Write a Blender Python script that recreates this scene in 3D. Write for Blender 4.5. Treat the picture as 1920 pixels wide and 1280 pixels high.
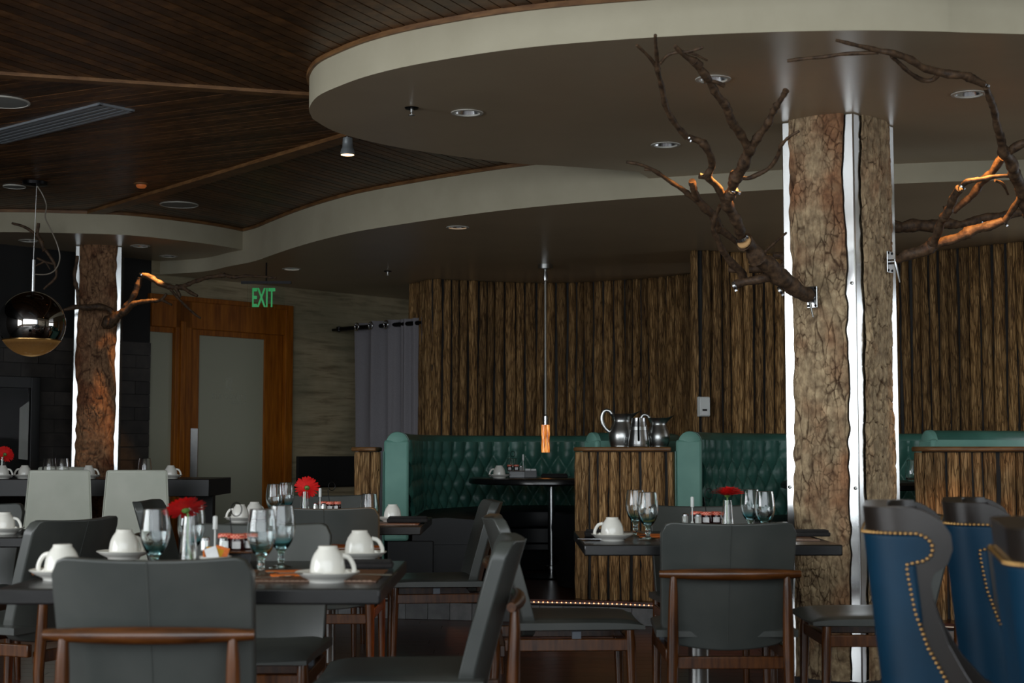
import bpy, bmesh, math, random
import numpy as np
from mathutils import Vector, Matrix, Euler

for o in list(bpy.data.objects):
    bpy.data.objects.remove(o)
random.seed(7)
rng = np.random.default_rng(7)
SC = bpy.context.scene
COL = SC.collection
PI = math.pi

# ------------------------------------------------------------------ camera
FPX = 2800.0                       # focal length in pixels of the 1920 px wide frame
TH = math.atan(203 / FPX)          # upward tilt
CZ = 1.11
CT, ST = math.cos(TH), math.sin(TH)
cam_d = bpy.data.cameras.new('camera')
cam_d.sensor_width = 36.0
cam_d.lens = FPX * 36.0 / 1920.0
cam_d.clip_start = 0.05
cam_d.dof.use_dof = True
cam_d.dof.focus_distance = 8.5
cam_d.dof.aperture_fstop = 4.5
cam = bpy.data.objects.new('camera', cam_d)
cam.location = (0, 0, CZ)
cam.rotation_euler = (PI / 2 + TH, 0, 0)
COL.objects.link(cam)
SC.camera = cam

# ------------------------------------------------------------------ world, exposure, daylight
SC.view_settings.view_transform = 'Standard'
SC.view_settings.look = 'None'
SC.view_settings.exposure = 0.0
SC.view_settings.gamma = 1.0
SC.view_settings.use_curve_mapping = False
w = bpy.data.worlds.new('world')
SC.world = w
w.use_nodes = True
w.node_tree.nodes['Background'].inputs[0].default_value = (0.62, 0.72, 0.85, 1)
w.node_tree.nodes['Background'].inputs[1].default_value = 1.0

BACK_Y, LEFT_X, RIGHT_X = -2.6, -6.5, 6.6
WZ0, WZ1 = 0.6, 4.6
LZ1 = 3.1
def area(name, loc, rot, sx, sy, rad, col=(1, 0.97, 0.92)):
    l = bpy.data.lights.new(name, 'AREA')
    l.shape = 'RECTANGLE'
    l.size, l.size_y = sx, sy
    l.energy = rad * PI * sx * sy
    l.color = col
    o = bpy.data.objects.new(name, l)
    o.location = loc
    o.rotation_euler = rot
    COL.objects.link(o)
    return o
DAY, DAYL, DAYR = 3.3, 8.4, 2.2
area('daylight_back', (-0.3, BACK_Y - 0.12, (WZ0 + WZ1) / 2), (PI / 2, 0, 0), 11.0, WZ1 - WZ0, DAY, (0.93, 0.98, 1.0))
area('daylight_left', (LEFT_X - 0.12, 1.0, (WZ0 + LZ1) / 2), (0, -PI / 2, 0), LZ1 - WZ0, 6.4, DAYL, (0.95, 0.98, 1.0))
area('daylight_right', (RIGHT_X + 0.12, 9.5, 1.55), (0, PI / 2, 0), 1.7, 4.2, DAYR, (0.95, 0.98, 1.0))

def ray(px, py):
    a = (px - 960) / FPX; b = (640 - py) / FPX
    return Vector((a, CT - b * ST, ST + b * CT))
def onz(px, py, z):
    d = ray(px, py); t = (z - CZ) / d.z
    return Vector((d.x * t, d.y * t, z))
def at(px, py, y):
    d = ray(px, py); t = y / d.y
    return Vector((d.x * t, y, CZ + d.z * t))

# ------------------------------------------------------------------ mesh helpers
class MB:
    def __init__(s):
        s.v = []; s.f = []
    def add(s, vs, fs):
        n = len(s.v)
        s.v += [tuple(q) for q in vs]
        s.f += [tuple(i + n for i in q) for q in fs]
        return s
    def box(s, c, size, rz=0.0, taper=1.0):
        cx, cy, cz = c; hx, hy, hz = size[0] / 2, size[1] / 2, size[2] / 2
        cr, sr = math.cos(rz), math.sin(rz)
        vs = []
        for z, t in ((-hz, taper), (hz, 1.0)):
            for x, y in ((-hx, -hy), (hx, -hy), (hx, hy), (-hx, hy)):
                x, y = x * t, y * t
                vs.append((cx + x * cr - y * sr, cy + x * sr + y * cr, cz + z))
        return s.add(vs, [(3, 2, 1, 0), (4, 5, 6, 7), (0, 1, 5, 4), (1, 2, 6, 5), (2, 3, 7, 6), (3, 0, 4, 7)])
    def span(s, a, b):
        return s.box([(a[i] + b[i]) / 2 for i in range(3)], [abs(b[i] - a[i]) for i in range(3)])
    def tube(s, pts, rad, n=10, caps=True, squash=None, closed=False):
        pts = [Vector(p) for p in pts]
        m = len(pts)
        if not hasattr(rad, '__len__'):
            rad = [rad] * m
        vs = []; ref = None
        for i, p in enumerate(pts):
            a = pts[i - 1] if (i > 0 or closed) else p
            b = pts[(i + 1) % m] if (i < m - 1 or closed) else p
            t = (b - a).normalized()
            if ref is None:
                ref = Vector((0, 0, 1)) if abs(t.z) < 0.9 else Vector((1, 0, 0))
            u = (ref - t * ref.dot(t)).normalized()
            ref = u
            w2 = t.cross(u)
            for k in range(n):
                th = 2 * PI * k / n
                vs.append(p + (u * math.cos(th) * (squash or 1) + w2 * math.sin(th)) * rad[i])
        fs = []
        for i in range(m if closed else m - 1):
            j = (i + 1) % m
            for k in range(n):
                fs.append((i * n + k, i * n + (k + 1) % n, j * n + (k + 1) % n, j * n + k))
        if caps and not closed:
            fs.append(tuple(range(n))[::-1]); fs.append(tuple((m - 1) * n + k for k in range(n)))
        return s.add(vs, fs)
    def lathe(s, prof, n=28, c=(0, 0, 0), sweep=None):
        vs = []; m = len(prof)
        for r, z in prof:
            for k in range(n):
                th = 2 * PI * k / n
                vs.append((c[0] + max(r, 1e-5) * math.cos(th), c[1] + max(r, 1e-5) * math.sin(th), c[2] + z))
        fs = [(i * n + k, i * n + (k + 1) % n, (i + 1) * n + (k + 1) % n, (i + 1) * n + k) for i in range(m - 1) for k in range(n)]
        return s.add(vs, fs)
    def disc(s, c, r, n=24, up=False):
        vs = [(c[0] + r * math.cos(2 * PI * k / n), c[1] + r * math.sin(2 * PI * k / n), c[2]) for k in range(n)]
        f = tuple(range(n))
        return s.add(vs, [f if up else f[::-1]])
    def grid(s, fn, nu, nv, closeu=False):
        vs = [fn(i / (nu if closeu else nu - 1), j / (nv - 1)) for j in range(nv) for i in range(nu)]
        fs = []
        for j in range(nv - 1):
            for i in range(nu if closeu else nu - 1):
                k = (i + 1) % nu
                fs.append((j * nu + i, j * nu + k, (j + 1) * nu + k, (j + 1) * nu + i))
        return s.add(vs, fs)
    def prism(s, poly, z0, z1):
        n = len(poly)
        vs = [(p[0], p[1], z0) for p in poly] + [(p[0], p[1], z1) for p in poly]
        fs = [tuple(range(n))[::-1], tuple(range(n, 2 * n))] + [(i, (i + 1) % n, n + (i + 1) % n, n + i) for i in range(n)]
        return s.add(vs, fs)
    def xf(s, m):
        s.v = [tuple(m @ Vector(q)) for q in s.v]
        return s

def link(name, me, parent=None):
    o = bpy.data.objects.new(name, me)
    COL.objects.link(o)
    if parent is not None:
        o.parent = parent
    return o
def mesh_of(name, mb, mat, smooth=True, angle=0.7):
    me = bpy.data.meshes.new(name)
    me.from_pydata(mb.v, [], mb.f)
    me.update()
    if smooth:
        me.polygons.foreach_set('use_smooth', [True] * len(me.polygons))
        if angle:
            me.set_sharp_from_angle(angle=angle)
    if mat is not None:
        me.materials.append(mat)
    return me
def mk(name, mb, mat, parent=None, smooth=True, angle=0.7, bev=0, world=False, recalc=False, sub=0):
    if world and parent is not None:
        l = parent.location
        mb.v = [(a - l.x, b - l.y, c - l.z) for a, b, c in mb.v]
    me = mesh_of(name, mb, mat, smooth, angle)
    if recalc:
        bm = bmesh.new(); bm.from_mesh(me); bmesh.ops.recalc_face_normals(bm, faces=bm.faces); bm.to_mesh(me); bm.free()
        if smooth and angle:
            me.set_sharp_from_angle(angle=angle)
    o = link(name, me, parent)
    if bev:
        m = o.modifiers.new('b', 'BEVEL'); m.width = bev; m.segments = 2; m.limit_method = 'ANGLE'; m.angle_limit = 0.6
        m.harden_normals = False
    if sub:
        m = o.modifiers.new('s', 'SUBSURF'); m.levels = sub; m.render_levels = sub
    return o
def thing(name, label, cat, loc=(0, 0, 0), rz=0.0, group=None):
    o = bpy.data.objects.new(name, None)
    o.empty_display_size = 0.1
    COL.objects.link(o)
    o.location = loc; o.rotation_euler = (0, 0, rz)
    o['label'] = label; o['category'] = cat; o['kind'] = 'thing'
    if group:
        o['group'] = group
    return o
def struct(o, label=None):
    o['kind'] = 'structure'
    if label:
        o['label'] = label
    return o
def dup(root, loc, rz=0.0, label=None, group=None, scale=None):
    r = root.copy(); COL.objects.link(r)
    r.location = loc; r.rotation_euler = (0, 0, rz)
    if scale:
        r.scale = scale
    if label:
        r['label'] = label
    if group:
        r['group'] = group
    for ch in list(root.children):
        c = ch.copy(); COL.objects.link(c); c.parent = r
        for g in list(ch.children):
            d = g.copy(); COL.objects.link(d); d.parent = c
    return r
def crom(pts, n=6, closed=False):
    """Catmull-Rom through points (tuples of any length)."""
    P = [np.array(p, float) for p in pts]
    out = []
    m = len(P)
    for i in range(m if closed else m - 1):
        p1, p2 = P[i], P[(i + 1) % m]
        p0 = P[i - 1] if (i > 0 or closed) else 2 * p1 - p2
        p3 = P[(i + 2) % m] if (i + 2 < m or closed) else 2 * p2 - p1
        for k in range(n):
            t = k / n
            out.append(0.5 * (2 * p1 + (p2 - p0) * t + (2 * p0 - 5 * p1 + 4 * p2 - p3) * t * t + (-p0 + 3 * p1 - 3 * p2 + p3) * t ** 3))
    if not closed:
        out.append(P[-1])
    return out
def resample(pts, step):
    P = [np.array(p, float) for p in pts]
    L = [0]
    for a, b in zip(P, P[1:]):
        L.append(L[-1] + float(np.linalg.norm(b - a)))
    n = max(2, int(round(L[-1] / step)) + 1)
    out = []
    A = np.array(P)
    for s in np.linspace(0, L[-1], n):
        out.append(np.array([np.interp(s, L, A[:, k]) for k in range(A.shape[1])]))
    return out, L[-1]

# ------------------------------------------------------------------ numpy noise
def vnoise(x, y, seed=0):
    xi = np.floor(x).astype(np.int64); yi = np.floor(y).astype(np.int64)
    xf = x - xi; yf = y - yi
    def h(a, b):
        q = (a * 374761393 + b * 668265263 + seed * 1442695041) & 0x7fffffff
        q = ((q ^ (q >> 13)) * 1274126177) & 0x7fffffff
        q = q ^ (q >> 16)
        return (q & 0xffff) / 65535.0
    u = xf * xf * (3 - 2 * xf); v = yf * yf * (3 - 2 * yf)
    return (h(xi, yi) * (1 - u) + h(xi + 1, yi) * u) * (1 - v) + (h(xi, yi + 1) * (1 - u) + h(xi + 1, yi + 1) * u) * v
def fbm(x, y, seed=0, oct=4):
    s = 0; a = 0.5
    for k in range(oct):
        s = s + a * vnoise(x * 2 ** k, y * 2 ** k, seed + k); a *= 0.5
    return s
def worley(x, y, seed=0):
    xi = np.floor(x).astype(np.int64); yi = np.floor(y).astype(np.int64)
    f1 = np.full(x.shape, 9.0); f2 = np.full(x.shape, 9.0); idc = np.zeros(x.shape)
    for dx in (-1, 0, 1):
        for dy in (-1, 0, 1):
            cx = xi + dx; cy = yi + dy
            def h(k):
                q = (cx * 73856093 + cy * 19349663 + (seed + k) * 83492791) & 0x7fffffff
                q = ((q ^ (q >> 13)) * 1274126177) & 0x7fffffff
                q = q ^ (q >> 16)
                return (q & 0xffff) / 65535.0
            d = np.hypot(cx + h(1) - x, cy + h(2) - y)
            new = d < f1
            f2 = np.where(new, f1, np.minimum(f2, d)); idc = np.where(new, h(3), idc); f1 = np.where(new, d, f1)
    return f1, f2, idc

# ------------------------------------------------------------------ materials
def S(r, g, b):
    f = lambda c: c / 12.92 if c <= 0.04045 else ((c + 0.055) / 1.055) ** 2.4
    return (f(r / 255), f(g / 255), f(b / 255), 1)
class N:
    def __init__(s, name):
        s.m = bpy.data.materials.new(name); s.m.use_nodes = True
        s.t = s.m.node_tree; s.b = s.t.nodes['Principled BSDF']
    def n(s, typ, **kw):
        x = s.t.nodes.new(typ)
        for k, v in kw.items():
            setattr(x, k, v)
        return x
    def l(s, a, b):
        s.t.links.new(a, b)
    def set(s, **kw):
        for k, v in kw.items():
            s.b.inputs[k.replace('_', ' ')].default_value = v
        return s
    def coords(s, kind='Object', scale=(1, 1, 1), rnd=0.0):
        tc = s.n('ShaderNodeTexCoord')
        mp = s.n('ShaderNodeMapping')
        mp.inputs['Scale'].default_value = scale
        if rnd:
            oi = s.n('ShaderNodeObjectInfo')
            cb = s.n('ShaderNodeCombineXYZ')
            mu = s.n('ShaderNodeMath', operation='MULTIPLY'); mu.inputs[1].default_value = rnd
            s.l(oi.outputs['Random'], mu.inputs[0])
            for k in range(3):
                s.l(mu.outputs[0], cb.inputs[k])
            s.l(cb.outputs[0], mp.inputs['Location'])
        s.l(tc.outputs[kind], mp.inputs['Vector'])
        return mp.outputs[0]
    def noise(s, vec, scale=5, detail=5, rough=0.55, dist=0.0):
        x = s.n('ShaderNodeTexNoise')
        x.inputs['Scale'].default_value = scale; x.inputs['Detail'].default_value = detail
        x.inputs['Roughness'].default_value = rough; x.inputs['Distortion'].default_value = dist
        s.l(vec, x.inputs['Vector'])
        return x.outputs['Fac']
    def ramp(s, fac, stops):
        r = s.n('ShaderNodeValToRGB')
        e = r.color_ramp.elements
        while len(e) < len(stops):
            e.new(0.5)
        for q, (p, c) in zip(e, stops):
            q.position = p; q.color = c
        s.l(fac, r.inputs[0])
        return r.outputs[0]
    def mix(s, fac, a, b, mode='MIX'):
        x = s.n('ShaderNodeMix', data_type='RGBA', blend_type=mode)
        if isinstance(fac, (int, float)):
            x.inputs[0].default_value = fac
        else:
            s.l(fac, x.inputs[0])
        for q, k in ((a, 6), (b, 7)):
            if isinstance(q, tuple):
                x.inputs[k].default_value = q
            else:
                s.l(q, x.inputs[k])
        return x.outputs[2]
    def bump(s, h, strength=0.3, dist=0.01):
        b = s.n('ShaderNodeBump')
        b.inputs['Strength'].default_value = strength; b.inputs['Distance'].default_value = dist
        s.l(h, b.inputs['Height']); s.l(b.outputs[0], s.b.inputs['Normal'])
    def color(s, c):
        s.l(c, s.b.inputs['Base Color'])
        return s
    def vary(s, c, lo=0.8, hi=1.2):
        oi = s.n('ShaderNodeObjectInfo')
        mr = s.n('ShaderNodeMapRange'); mr.inputs[3].default_value = lo; mr.inputs[4].default_value = hi
        s.l(oi.outputs['Random'], mr.inputs[0])
        h = s.n('ShaderNodeHueSaturation')
        s.l(mr.outputs[0], h.inputs['Value']); s.l(c, h.inputs['Color'])
        return h.outputs[0]
def mat_simple(name, col, rough=0.5, metal=0.0, spec=0.5, **kw):
    q = N(name)
    q.set(Base_Color=col, Roughness=rough, Metallic=metal, **{'Specular IOR Level': spec})
    for k, v in kw.items():
        q.b.inputs[k].default_value = v
    return q.m
def mat_noise(name, c1, c2, scale=(1, 1, 1), ns=5, rough=0.5, bump=0.2, bd=0.005, rnd=0.0, vary=None, metal=0.0, spec=0.5, detail=6, dist=0.0, stops=(0.35, 0.68)):
    q = N(name)
    v = q.coords('Object', scale, rnd)
    f = q.noise(v, ns, detail, 0.6, dist)
    c = q.ramp(f, [(stops[0], c1), (stops[1], c2)])
    if vary:
        c = q.vary(c, *vary)
    q.color(c)
    q.set(Roughness=rough, Metallic=metal, **{'Specular IOR Level': spec})
    if bump:
        q.bump(f, bump, bd)
    return q.m
def mat_emit(name, col, strength, base=(0, 0, 0, 1)):
    q = N(name)
    q.set(Base_Color=base, Emission_Color=col, Emission_Strength=strength)
    return q.m
def mat_glass(name, col=(1, 1, 1, 1), rough=0.0, ior=1.48):
    q = N(name)
    q.set(Base_Color=col, Roughness=rough, IOR=ior)
    q.b.inputs['Transmission Weight'].default_value = 1.0
    return q.m

M = {}
M['paint'] = mat_noise('white_paint', S(161, 154, 133), S(169, 162, 141), ns=3, rough=0.7, bump=0.05, spec=0.2)
M['soffit'] = mat_noise('soffit_paint', S(174, 157, 131), S(182, 165, 138), ns=2, rough=0.34, bump=0.02, spec=0.3)
M['slat'] = mat_noise('ceiling_wood', S(60, 36, 17), S(104, 70, 38), (1, 1, 1), 14, 0.42, 0.1, 0.002, rnd=9, vary=(0.55, 1.45), spec=0.3)
M['beam'] = mat_noise('beam_wood', S(92, 62, 37), S(130, 94, 58), (2, 2, 9), 5, 0.45, 0.1, 0.002, spec=0.3)
M['black'] = mat_simple('black_void', S(14, 13, 13), 0.7)
M['floor'] = mat_noise('floor_wood', S(46, 22, 13), S(80, 42, 26), (1, 9, 1), 5, 0.28, 0.1, 0.002, rnd=20, vary=(0.7, 1.3), spec=0.4)
M['wallplain'] = mat_noise('plain_wall', S(150, 142, 128), S(165, 157, 142), ns=3, rough=0.8, bump=0.05)
M['orangewood'] = mat_noise('door_wood', S(116, 62, 12), S(158, 94, 24), (9, 9, 0.7), 4, 0.4, 0.06, 0.002, spec=0.2)
M['walnut'] = mat_noise('walnut', S(54, 28, 9), S(94, 53, 20), (12, 12, 1.5), 4, 0.25, 0.05, 0.001, rnd=5)
M['walnutx'] = mat_noise('walnut_crossbar', S(54, 28, 9), S(94, 53, 20), (1.5, 12, 12), 4, 0.22, 0.03, 0.001, rnd=5)
M['darkwood'] = mat_noise('dark_table_wood', S(17, 18, 19), S(30, 30, 31), (2, 14, 14), 5, 0.22, 0.08, 0.001, rnd=5)
M['chrome'] = mat_simple('chrome', (0.5, 0.51, 0.52, 1), 0.24, 1.0)
M['brushed'] = mat_noise('brushed_steel', (0.42, 0.43, 0.42, 1), (0.55, 0.56, 0.55, 1), (1, 1, 1), 6, 0.3, 0.05, 0.002, metal=1.0)
M['steelcover'] = mat_noise('polished_steel_sheet', (0.66, 0.68, 0.68, 1), (0.76, 0.77, 0.77, 1), (1, 1, 0.6), 3.0, 0.18, 0.25, 0.006, metal=1.0, detail=2)
M['ceramic'] = mat_simple('white_ceramic', S(226, 224, 216), 0.12, 0, 0.5)
M['glass'] = mat_glass('clear_glass')
M['tintglass'] = None
def goblet_mat():
    q = N('blue_footed_glass')
    tc = q.n('ShaderNodeTexCoord'); sp = q.n('ShaderNodeSeparateXYZ'); q.l(tc.outputs['Object'], sp.inputs[0])
    mr = q.n('ShaderNodeMapRange'); mr.inputs[1].default_value = 0.0; mr.inputs[2].default_value = 0.19; q.l(sp.outputs[2], mr.inputs[0])
    c = q.ramp(mr.outputs[0], [(0.0, (0.80, 0.95, 0.92, 1)), (0.28, (0.7, 0.95, 0.93, 1)), (0.38, (0.42, 0.93, 1.0, 1)), (0.50, (0.95, 0.99, 0.99, 1)), (1.0, (0.97, 0.99, 0.99, 1))])
    q.color(c); q.set(Roughness=0.0, IOR=1.5); q.b.inputs['Transmission Weight'].default_value = 1.0
    return q.m
M['goblet'] = goblet_mat()
M['fireglass'] = mat_glass('fire_glass', (0.8, 0.8, 0.8, 1), 0.05, 1.08)
def leather(name, c1, c2, rough=0.42, spec=0.45, bump=0.12, rnd=3):
    q = N(name)
    v = q.coords('Object', (1, 1, 1), rnd)
    f = q.noise(v, 4, 3); g = q.noise(v, 260, 3)
    q.color(q.ramp(f, [(0.3, c1), (0.75, c2)]))
    q.set(Roughness=rough, **{'Specular IOR Level': spec})
    q.bump(g, bump, 0.001)
    return q.m
M['grey'] = leather('slate_grey_leather', S(58, 62, 60), S(74, 76, 73), 0.36)
M['cream'] = leather('cream_vinyl', S(200, 204, 190), S(214, 216, 203), 0.5, 0.3)
M['green'] = leather('green_leather', S(44, 88, 78), S(66, 114, 102), 0.38, 0.45, 0.06)
M['greenlight'] = leather('green_velvet_leather', S(96, 142, 130), S(118, 162, 149), 0.55, 0.35, 0.06)
M['blackleather'] = leather('black_seat_leather', S(12, 13, 15), S(19, 20, 22), 0.5, 0.3)
M['blue'] = leather('blue_leather', S(0, 36, 56), S(4, 48, 72), 0.5, 0.22)
M['brownleather'] = leather('dark_brown_leather', S(20, 16, 14), S(36, 29, 24), 0.3, 0.45)
M['brass'] = mat_simple('brass', S(190, 150, 95), 0.3, 1.0)
M['curtain'] = mat_noise('curtain_cloth', S(116, 113, 117), S(132, 129, 133), (40, 40, 40), 5, 0.9, 0.1, 0.001, spec=0.1)
M['darkmetal'] = mat_simple('dark_metal', S(24, 23, 24), 0.35, 0.8)
M['blackplastic'] = mat_simple('black_plastic', S(16, 16, 17), 0.4)
M['white'] = mat_simple('white_plastic', S(205, 208, 205), 0.4)
M['tag'] = mat_simple('dull_metal_tag', S(86, 92, 100), 0.5, 0.2)
M['napkin'] = mat_noise('black_napkin', S(20, 18, 18), S(30, 27, 27), ns=60, rough=0.9, bump=0.2, bd=0.001)
M['petal'] = mat_noise('red_petal', S(205, 14, 16), S(238, 40, 36), ns=30, rough=0.55, bump=0.1, bd=0.001)
M['stem'] = mat_simple('green_stem', S(92, 130, 60), 0.5)
M['jam'] = mat_simple('dark_jam', S(40, 10, 14), 0.12)
M['paper'] = mat_noise('paper_label', S(208, 208, 208), S(226, 226, 226), ns=20, rough=0.7, bump=0)
M['orange'] = mat_noise('orange_weave', S(206, 96, 24), S(232, 128, 40), (60, 60, 60), 5, 0.6, 0.3, 0.001)
M['bronze'] = mat_noise('bronze_weave', S(86, 56, 36), S(126, 84, 56), (90, 90, 90), 5, 0.4, 0.4, 0.001)
M['yellow'] = mat_simple('yellow_paper', S(228, 176, 50), 0.6)
def gingham():
    q = N('red_gingham')
    c = q.n('ShaderNodeTexChecker'); c.inputs['Scale'].default_value = 260
    c.inputs[1].default_value = S(200, 36, 26); c.inputs[2].default_value = S(240, 160, 130)
    tc = q.n('ShaderNodeTexCoord'); q.l(tc.outputs['Object'], c.inputs[0]); q.color(c.outputs[0])
    q.set(Roughness=0.4)
    return q.m
M['gingham'] = gingham()
def log_mat(name, d, mid, hi):
    q = N(name)
    v = q.coords('Object', (46, 46, 5.0), 40)
    f = q.noise(v, 1.0, 8, 0.65, 0.6)
    v2 = q.coords('Object', (12, 12, 2.2), 71)
    g = q.noise(v2, 1.0, 3)
    c = q.ramp(f, [(0.34, d), (0.48, mid), (0.70, hi)])
    c = q.mix(q.ramp(g, [(0.35, (0, 0, 0, 1)), (0.7, (1, 1, 1, 1))]), c, q.mix(0.35, c, d), 'MIX')
    c = q.vary(c, 0.6, 1.25)
    vc = q.coords('Object', (56, 56, 6.0), 40)
    nv = q.n('ShaderNodeTexNoise'); nv.inputs['Scale'].default_value = 2.2; nv.inputs['Detail'].default_value = 4
    q.l(vc, nv.inputs['Vector'])
    mxv = q.n('ShaderNodeMix', data_type='VECTOR'); mxv.inputs[0].default_value = 0.22
    q.l(vc, mxv.inputs[4]); q.l(nv.outputs['Color'], mxv.inputs[5])
    vo = q.n('ShaderNodeTexVoronoi', feature='DISTANCE_TO_EDGE'); vo.inputs['Scale'].default_value = 1.35
    q.l(mxv.outputs[1], vo.inputs['Vector'])
    cr = q.ramp(vo.outputs['Distance'], [(0.0, (0, 0, 0, 1)), (0.11, (1, 1, 1, 1))])
    c = q.mix(cr, q.mix(0.45, c, d), c)
    hs = q.n('ShaderNodeMath', operation='MULTIPLY_ADD'); hs.inputs[1].default_value = 0.5
    q.l(f, hs.inputs[0]); q.l(cr, hs.inputs[2])
    q.color(c); q.set(Roughness=0.75, **{'Specular IOR Level': 0.25}); q.bump(hs.outputs[0], 0.9, 0.010)
    return q.m
M['log'] = log_mat('log_bark', S(70, 48, 27), S(142, 107, 64), S(200, 160, 108))
M['loglight'] = log_mat('pale_log_bark', S(104, 74, 44), S(172, 132, 86), S(212, 174, 124))
def slab_mat(name='plated_bark', k=(1, 1, 1)):
    q = N(name)
    a = q.n('ShaderNodeAttribute', attribute_name='crack'); b = q.n('ShaderNodeAttribute', attribute_name='tone')
    v = q.coords('Object', (1, 1, 0.7), 13)
    f = q.noise(v, 34, 6); g = q.noise(v, 3.2, 3)
    plate = q.ramp(f, [(0.3, S(118, 98, 76)), (0.55, S(172, 150, 118)), (0.8, S(200, 180, 146))])
    plate2 = q.ramp(f, [(0.3, S(110, 76, 54)), (0.7, S(164, 122, 88))])
    c = q.mix(q.ramp(g, [(0.48, (0, 0, 0, 1)), (0.62, (1, 1, 1, 1))]), plate, plate2)
    hs = q.n('ShaderNodeHueSaturation'); mr = q.n('ShaderNodeMapRange'); mr.inputs[3].default_value = 0.7; mr.inputs[4].default_value = 1.2
    q.l(b.outputs['Fac'], mr.inputs[0]); q.l(mr.outputs[0], hs.inputs['Value']); q.l(c, hs.inputs['Color'])
    c = q.mix(a.outputs['Fac'], S(62, 40, 26), hs.outputs[0])
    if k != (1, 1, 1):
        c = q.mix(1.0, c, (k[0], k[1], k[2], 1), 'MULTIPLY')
    q.color(c); q.set(Roughness=0.8, **{'Specular IOR Level': 0.25}); q.bump(f, 0.5, 0.006)
    return q.m
M['slab'] = slab_mat()
M['slabdim'] = slab_mat('dimmed_red_bark', (0.62, 0.46, 0.40))  # plated bark, redder, with the far column's weaker light darkened into its colour
M['branch'] = mat_noise('branch_bark', S(46, 34, 25), S(94, 72, 52), (1, 1, 1), 38, 0.6, 0.6, 0.006, detail=7, spec=0.3)
M['branchcut'] = mat_simple('cut_wood', S(190, 150, 100), 0.7)
def concrete():
    q = N('board_marked_plaster')
    v = q.coords('Object', (0.8, 0.8, 9)); v2 = q.coords('Object', (1, 1, 1))
    f = q.noise(v, 2.0, 8, 0.65, 0.4); g = q.noise(v2, 1.6, 5)
    c = q.ramp(f, [(0.34, S(112, 98, 76)), (0.5, S(156, 142, 114)), (0.7, S(172, 158, 130))])
    c = q.mix(0.5, c, q.mix(q.ramp(g, [(0.4, (0, 0, 0, 1)), (0.6, (1, 1, 1, 1))]), c, S(108, 108, 88)))
    q.color(c); q.set(Roughness=0.75, **{'Specular IOR Level': 0.2}); q.bump(f, 0.4, 0.01)
    return q.m
M['concrete'] = concrete()
M['slate'] = mat_noise('dark_slate_tile', S(38, 35, 33), S(56, 51, 47), ns=9, rough=0.45, bump=0.25, bd=0.003, rnd=15, vary=(0.65, 1.35), spec=0.35)
M['risertile'] = mat_noise('grey_riser_tile', S(96, 98, 100), S(120, 121, 122), ns=14, rough=0.5, bump=0.2, bd=0.002, rnd=9, vary=(0.7, 1.2))
def frosted():
    q = N('frosted_glass')
    q.set(Base_Color=S(168, 168, 146), Roughness=0.35, IOR=1.45, **{'Specular IOR Level': 0.35})
    q.b.inputs['Transmission Weight'].default_value = 0.25
    return q.m
M['frosted'] = frosted()
M['etch'] = mat_simple('etched_lettering', S(160, 160, 142), 0.5)
# ================================================================== STRUCTURE
Z1, Z2, ZW = 2.72, 2.607, 2.89        # upper soffit underside, lower soffit underside, wood ceiling
PZ = 0.15                              # platform height
# ---- floor
fl = struct(mk('floor', MB().span((-7, -3, -0.06), (7, 16.5, -0.008)), M['black'], smooth=False))
rows = np.arange(2.6, 10.2, 0.14)
pm = [mesh_of('plank', MB().box((0, 0, -0.009), (1.797, 0.137, 0.018)), M['floor'], False) for _ in range(1)]
for i, y in enumerate(rows):
    x = -3.4 + random.uniform(-0.9, 0)
    while x < 3.8 and x < 0.6 * y + 0.6:
        if x > -0.5 * y - 1.6:
            p = link('plank', pm[0], fl); p.location = (x + 0.9, y, 0)
        x += 1.8
base_floor = struct(mk('floor', MB().span((-7, -3, -0.05), (7, 2.5, -0.001)), M['floor'], smooth=False))

# ---- raised platforms with LED nosing
edge = [(-1.3, 10.02), (-0.6, 9.93), (0.069, 9.755), (0.5, 9.66), (0.811, 9.551), (1.2, 9.36), (1.75, 8.9), (2.3, 8.45), (3.2, 8.1), (4.5, 7.9), (6.5, 7.9)]
edge_s = [tuple(p) for p in crom(edge, 5)]
poly = edge_s + [(6.5, 14.6), (-1.3, 14.6)]
plat = struct(mk('floor_platform', MB().prism(poly, 0.0, PZ - 0.03), M['black'], smooth=False))
top = [(x, y - 0.025) for x, y in edge_s] + [(6.5, 14.6), (-1.3, 14.6)]
mk('platform_boards', MB().prism(top, PZ - 0.03, PZ), M['floor'], plat, smooth=False)
tl, L = resample(edge_s, 0.15)
for a, b in zip(tl, tl[1:]):
    d = b - a; ang = math.atan2(d[1], d[0]); c = (a + b) / 2; n = np.array([d[1], -d[0]]); n /= np.linalg.norm(n)
    c = c + n * 0.007
    mk('tile', MB().box((c[0], c[1], 0.056), (np.linalg.norm(d) - 0.004, 0.012, 0.108), ang), M['risertile'], plat, smooth=False)
nose, _ = resample([(x, y - 0.03) for x, y in edge_s], 0.03)
mk('led_strip', MB().tube([(p[0], p[1], PZ - 0.018) for p in nose], 0.004, 6), M['white'], plat)
ledm = mat_emit('led_glow', (1.0, 0.30, 0.12, 1), 6.0)
sph = mesh_of('led', MB().lathe([(0, -0.0045), (0.0045, 0), (0, 0.0045)], 6), ledm)
for p in nose[30:130]:
    o = link('led', sph, plat); o.location = (p[0], p[1] - 0.004, PZ - 0.016)
plat2 = struct(mk('floor_platform', MB().prism([(-6.3, 9.0), (-2.1, 9.0), (-2.1, 12.6), (-6.3, 9.4)], 0.0, PZ), M['beam'], smooth=False))

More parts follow.
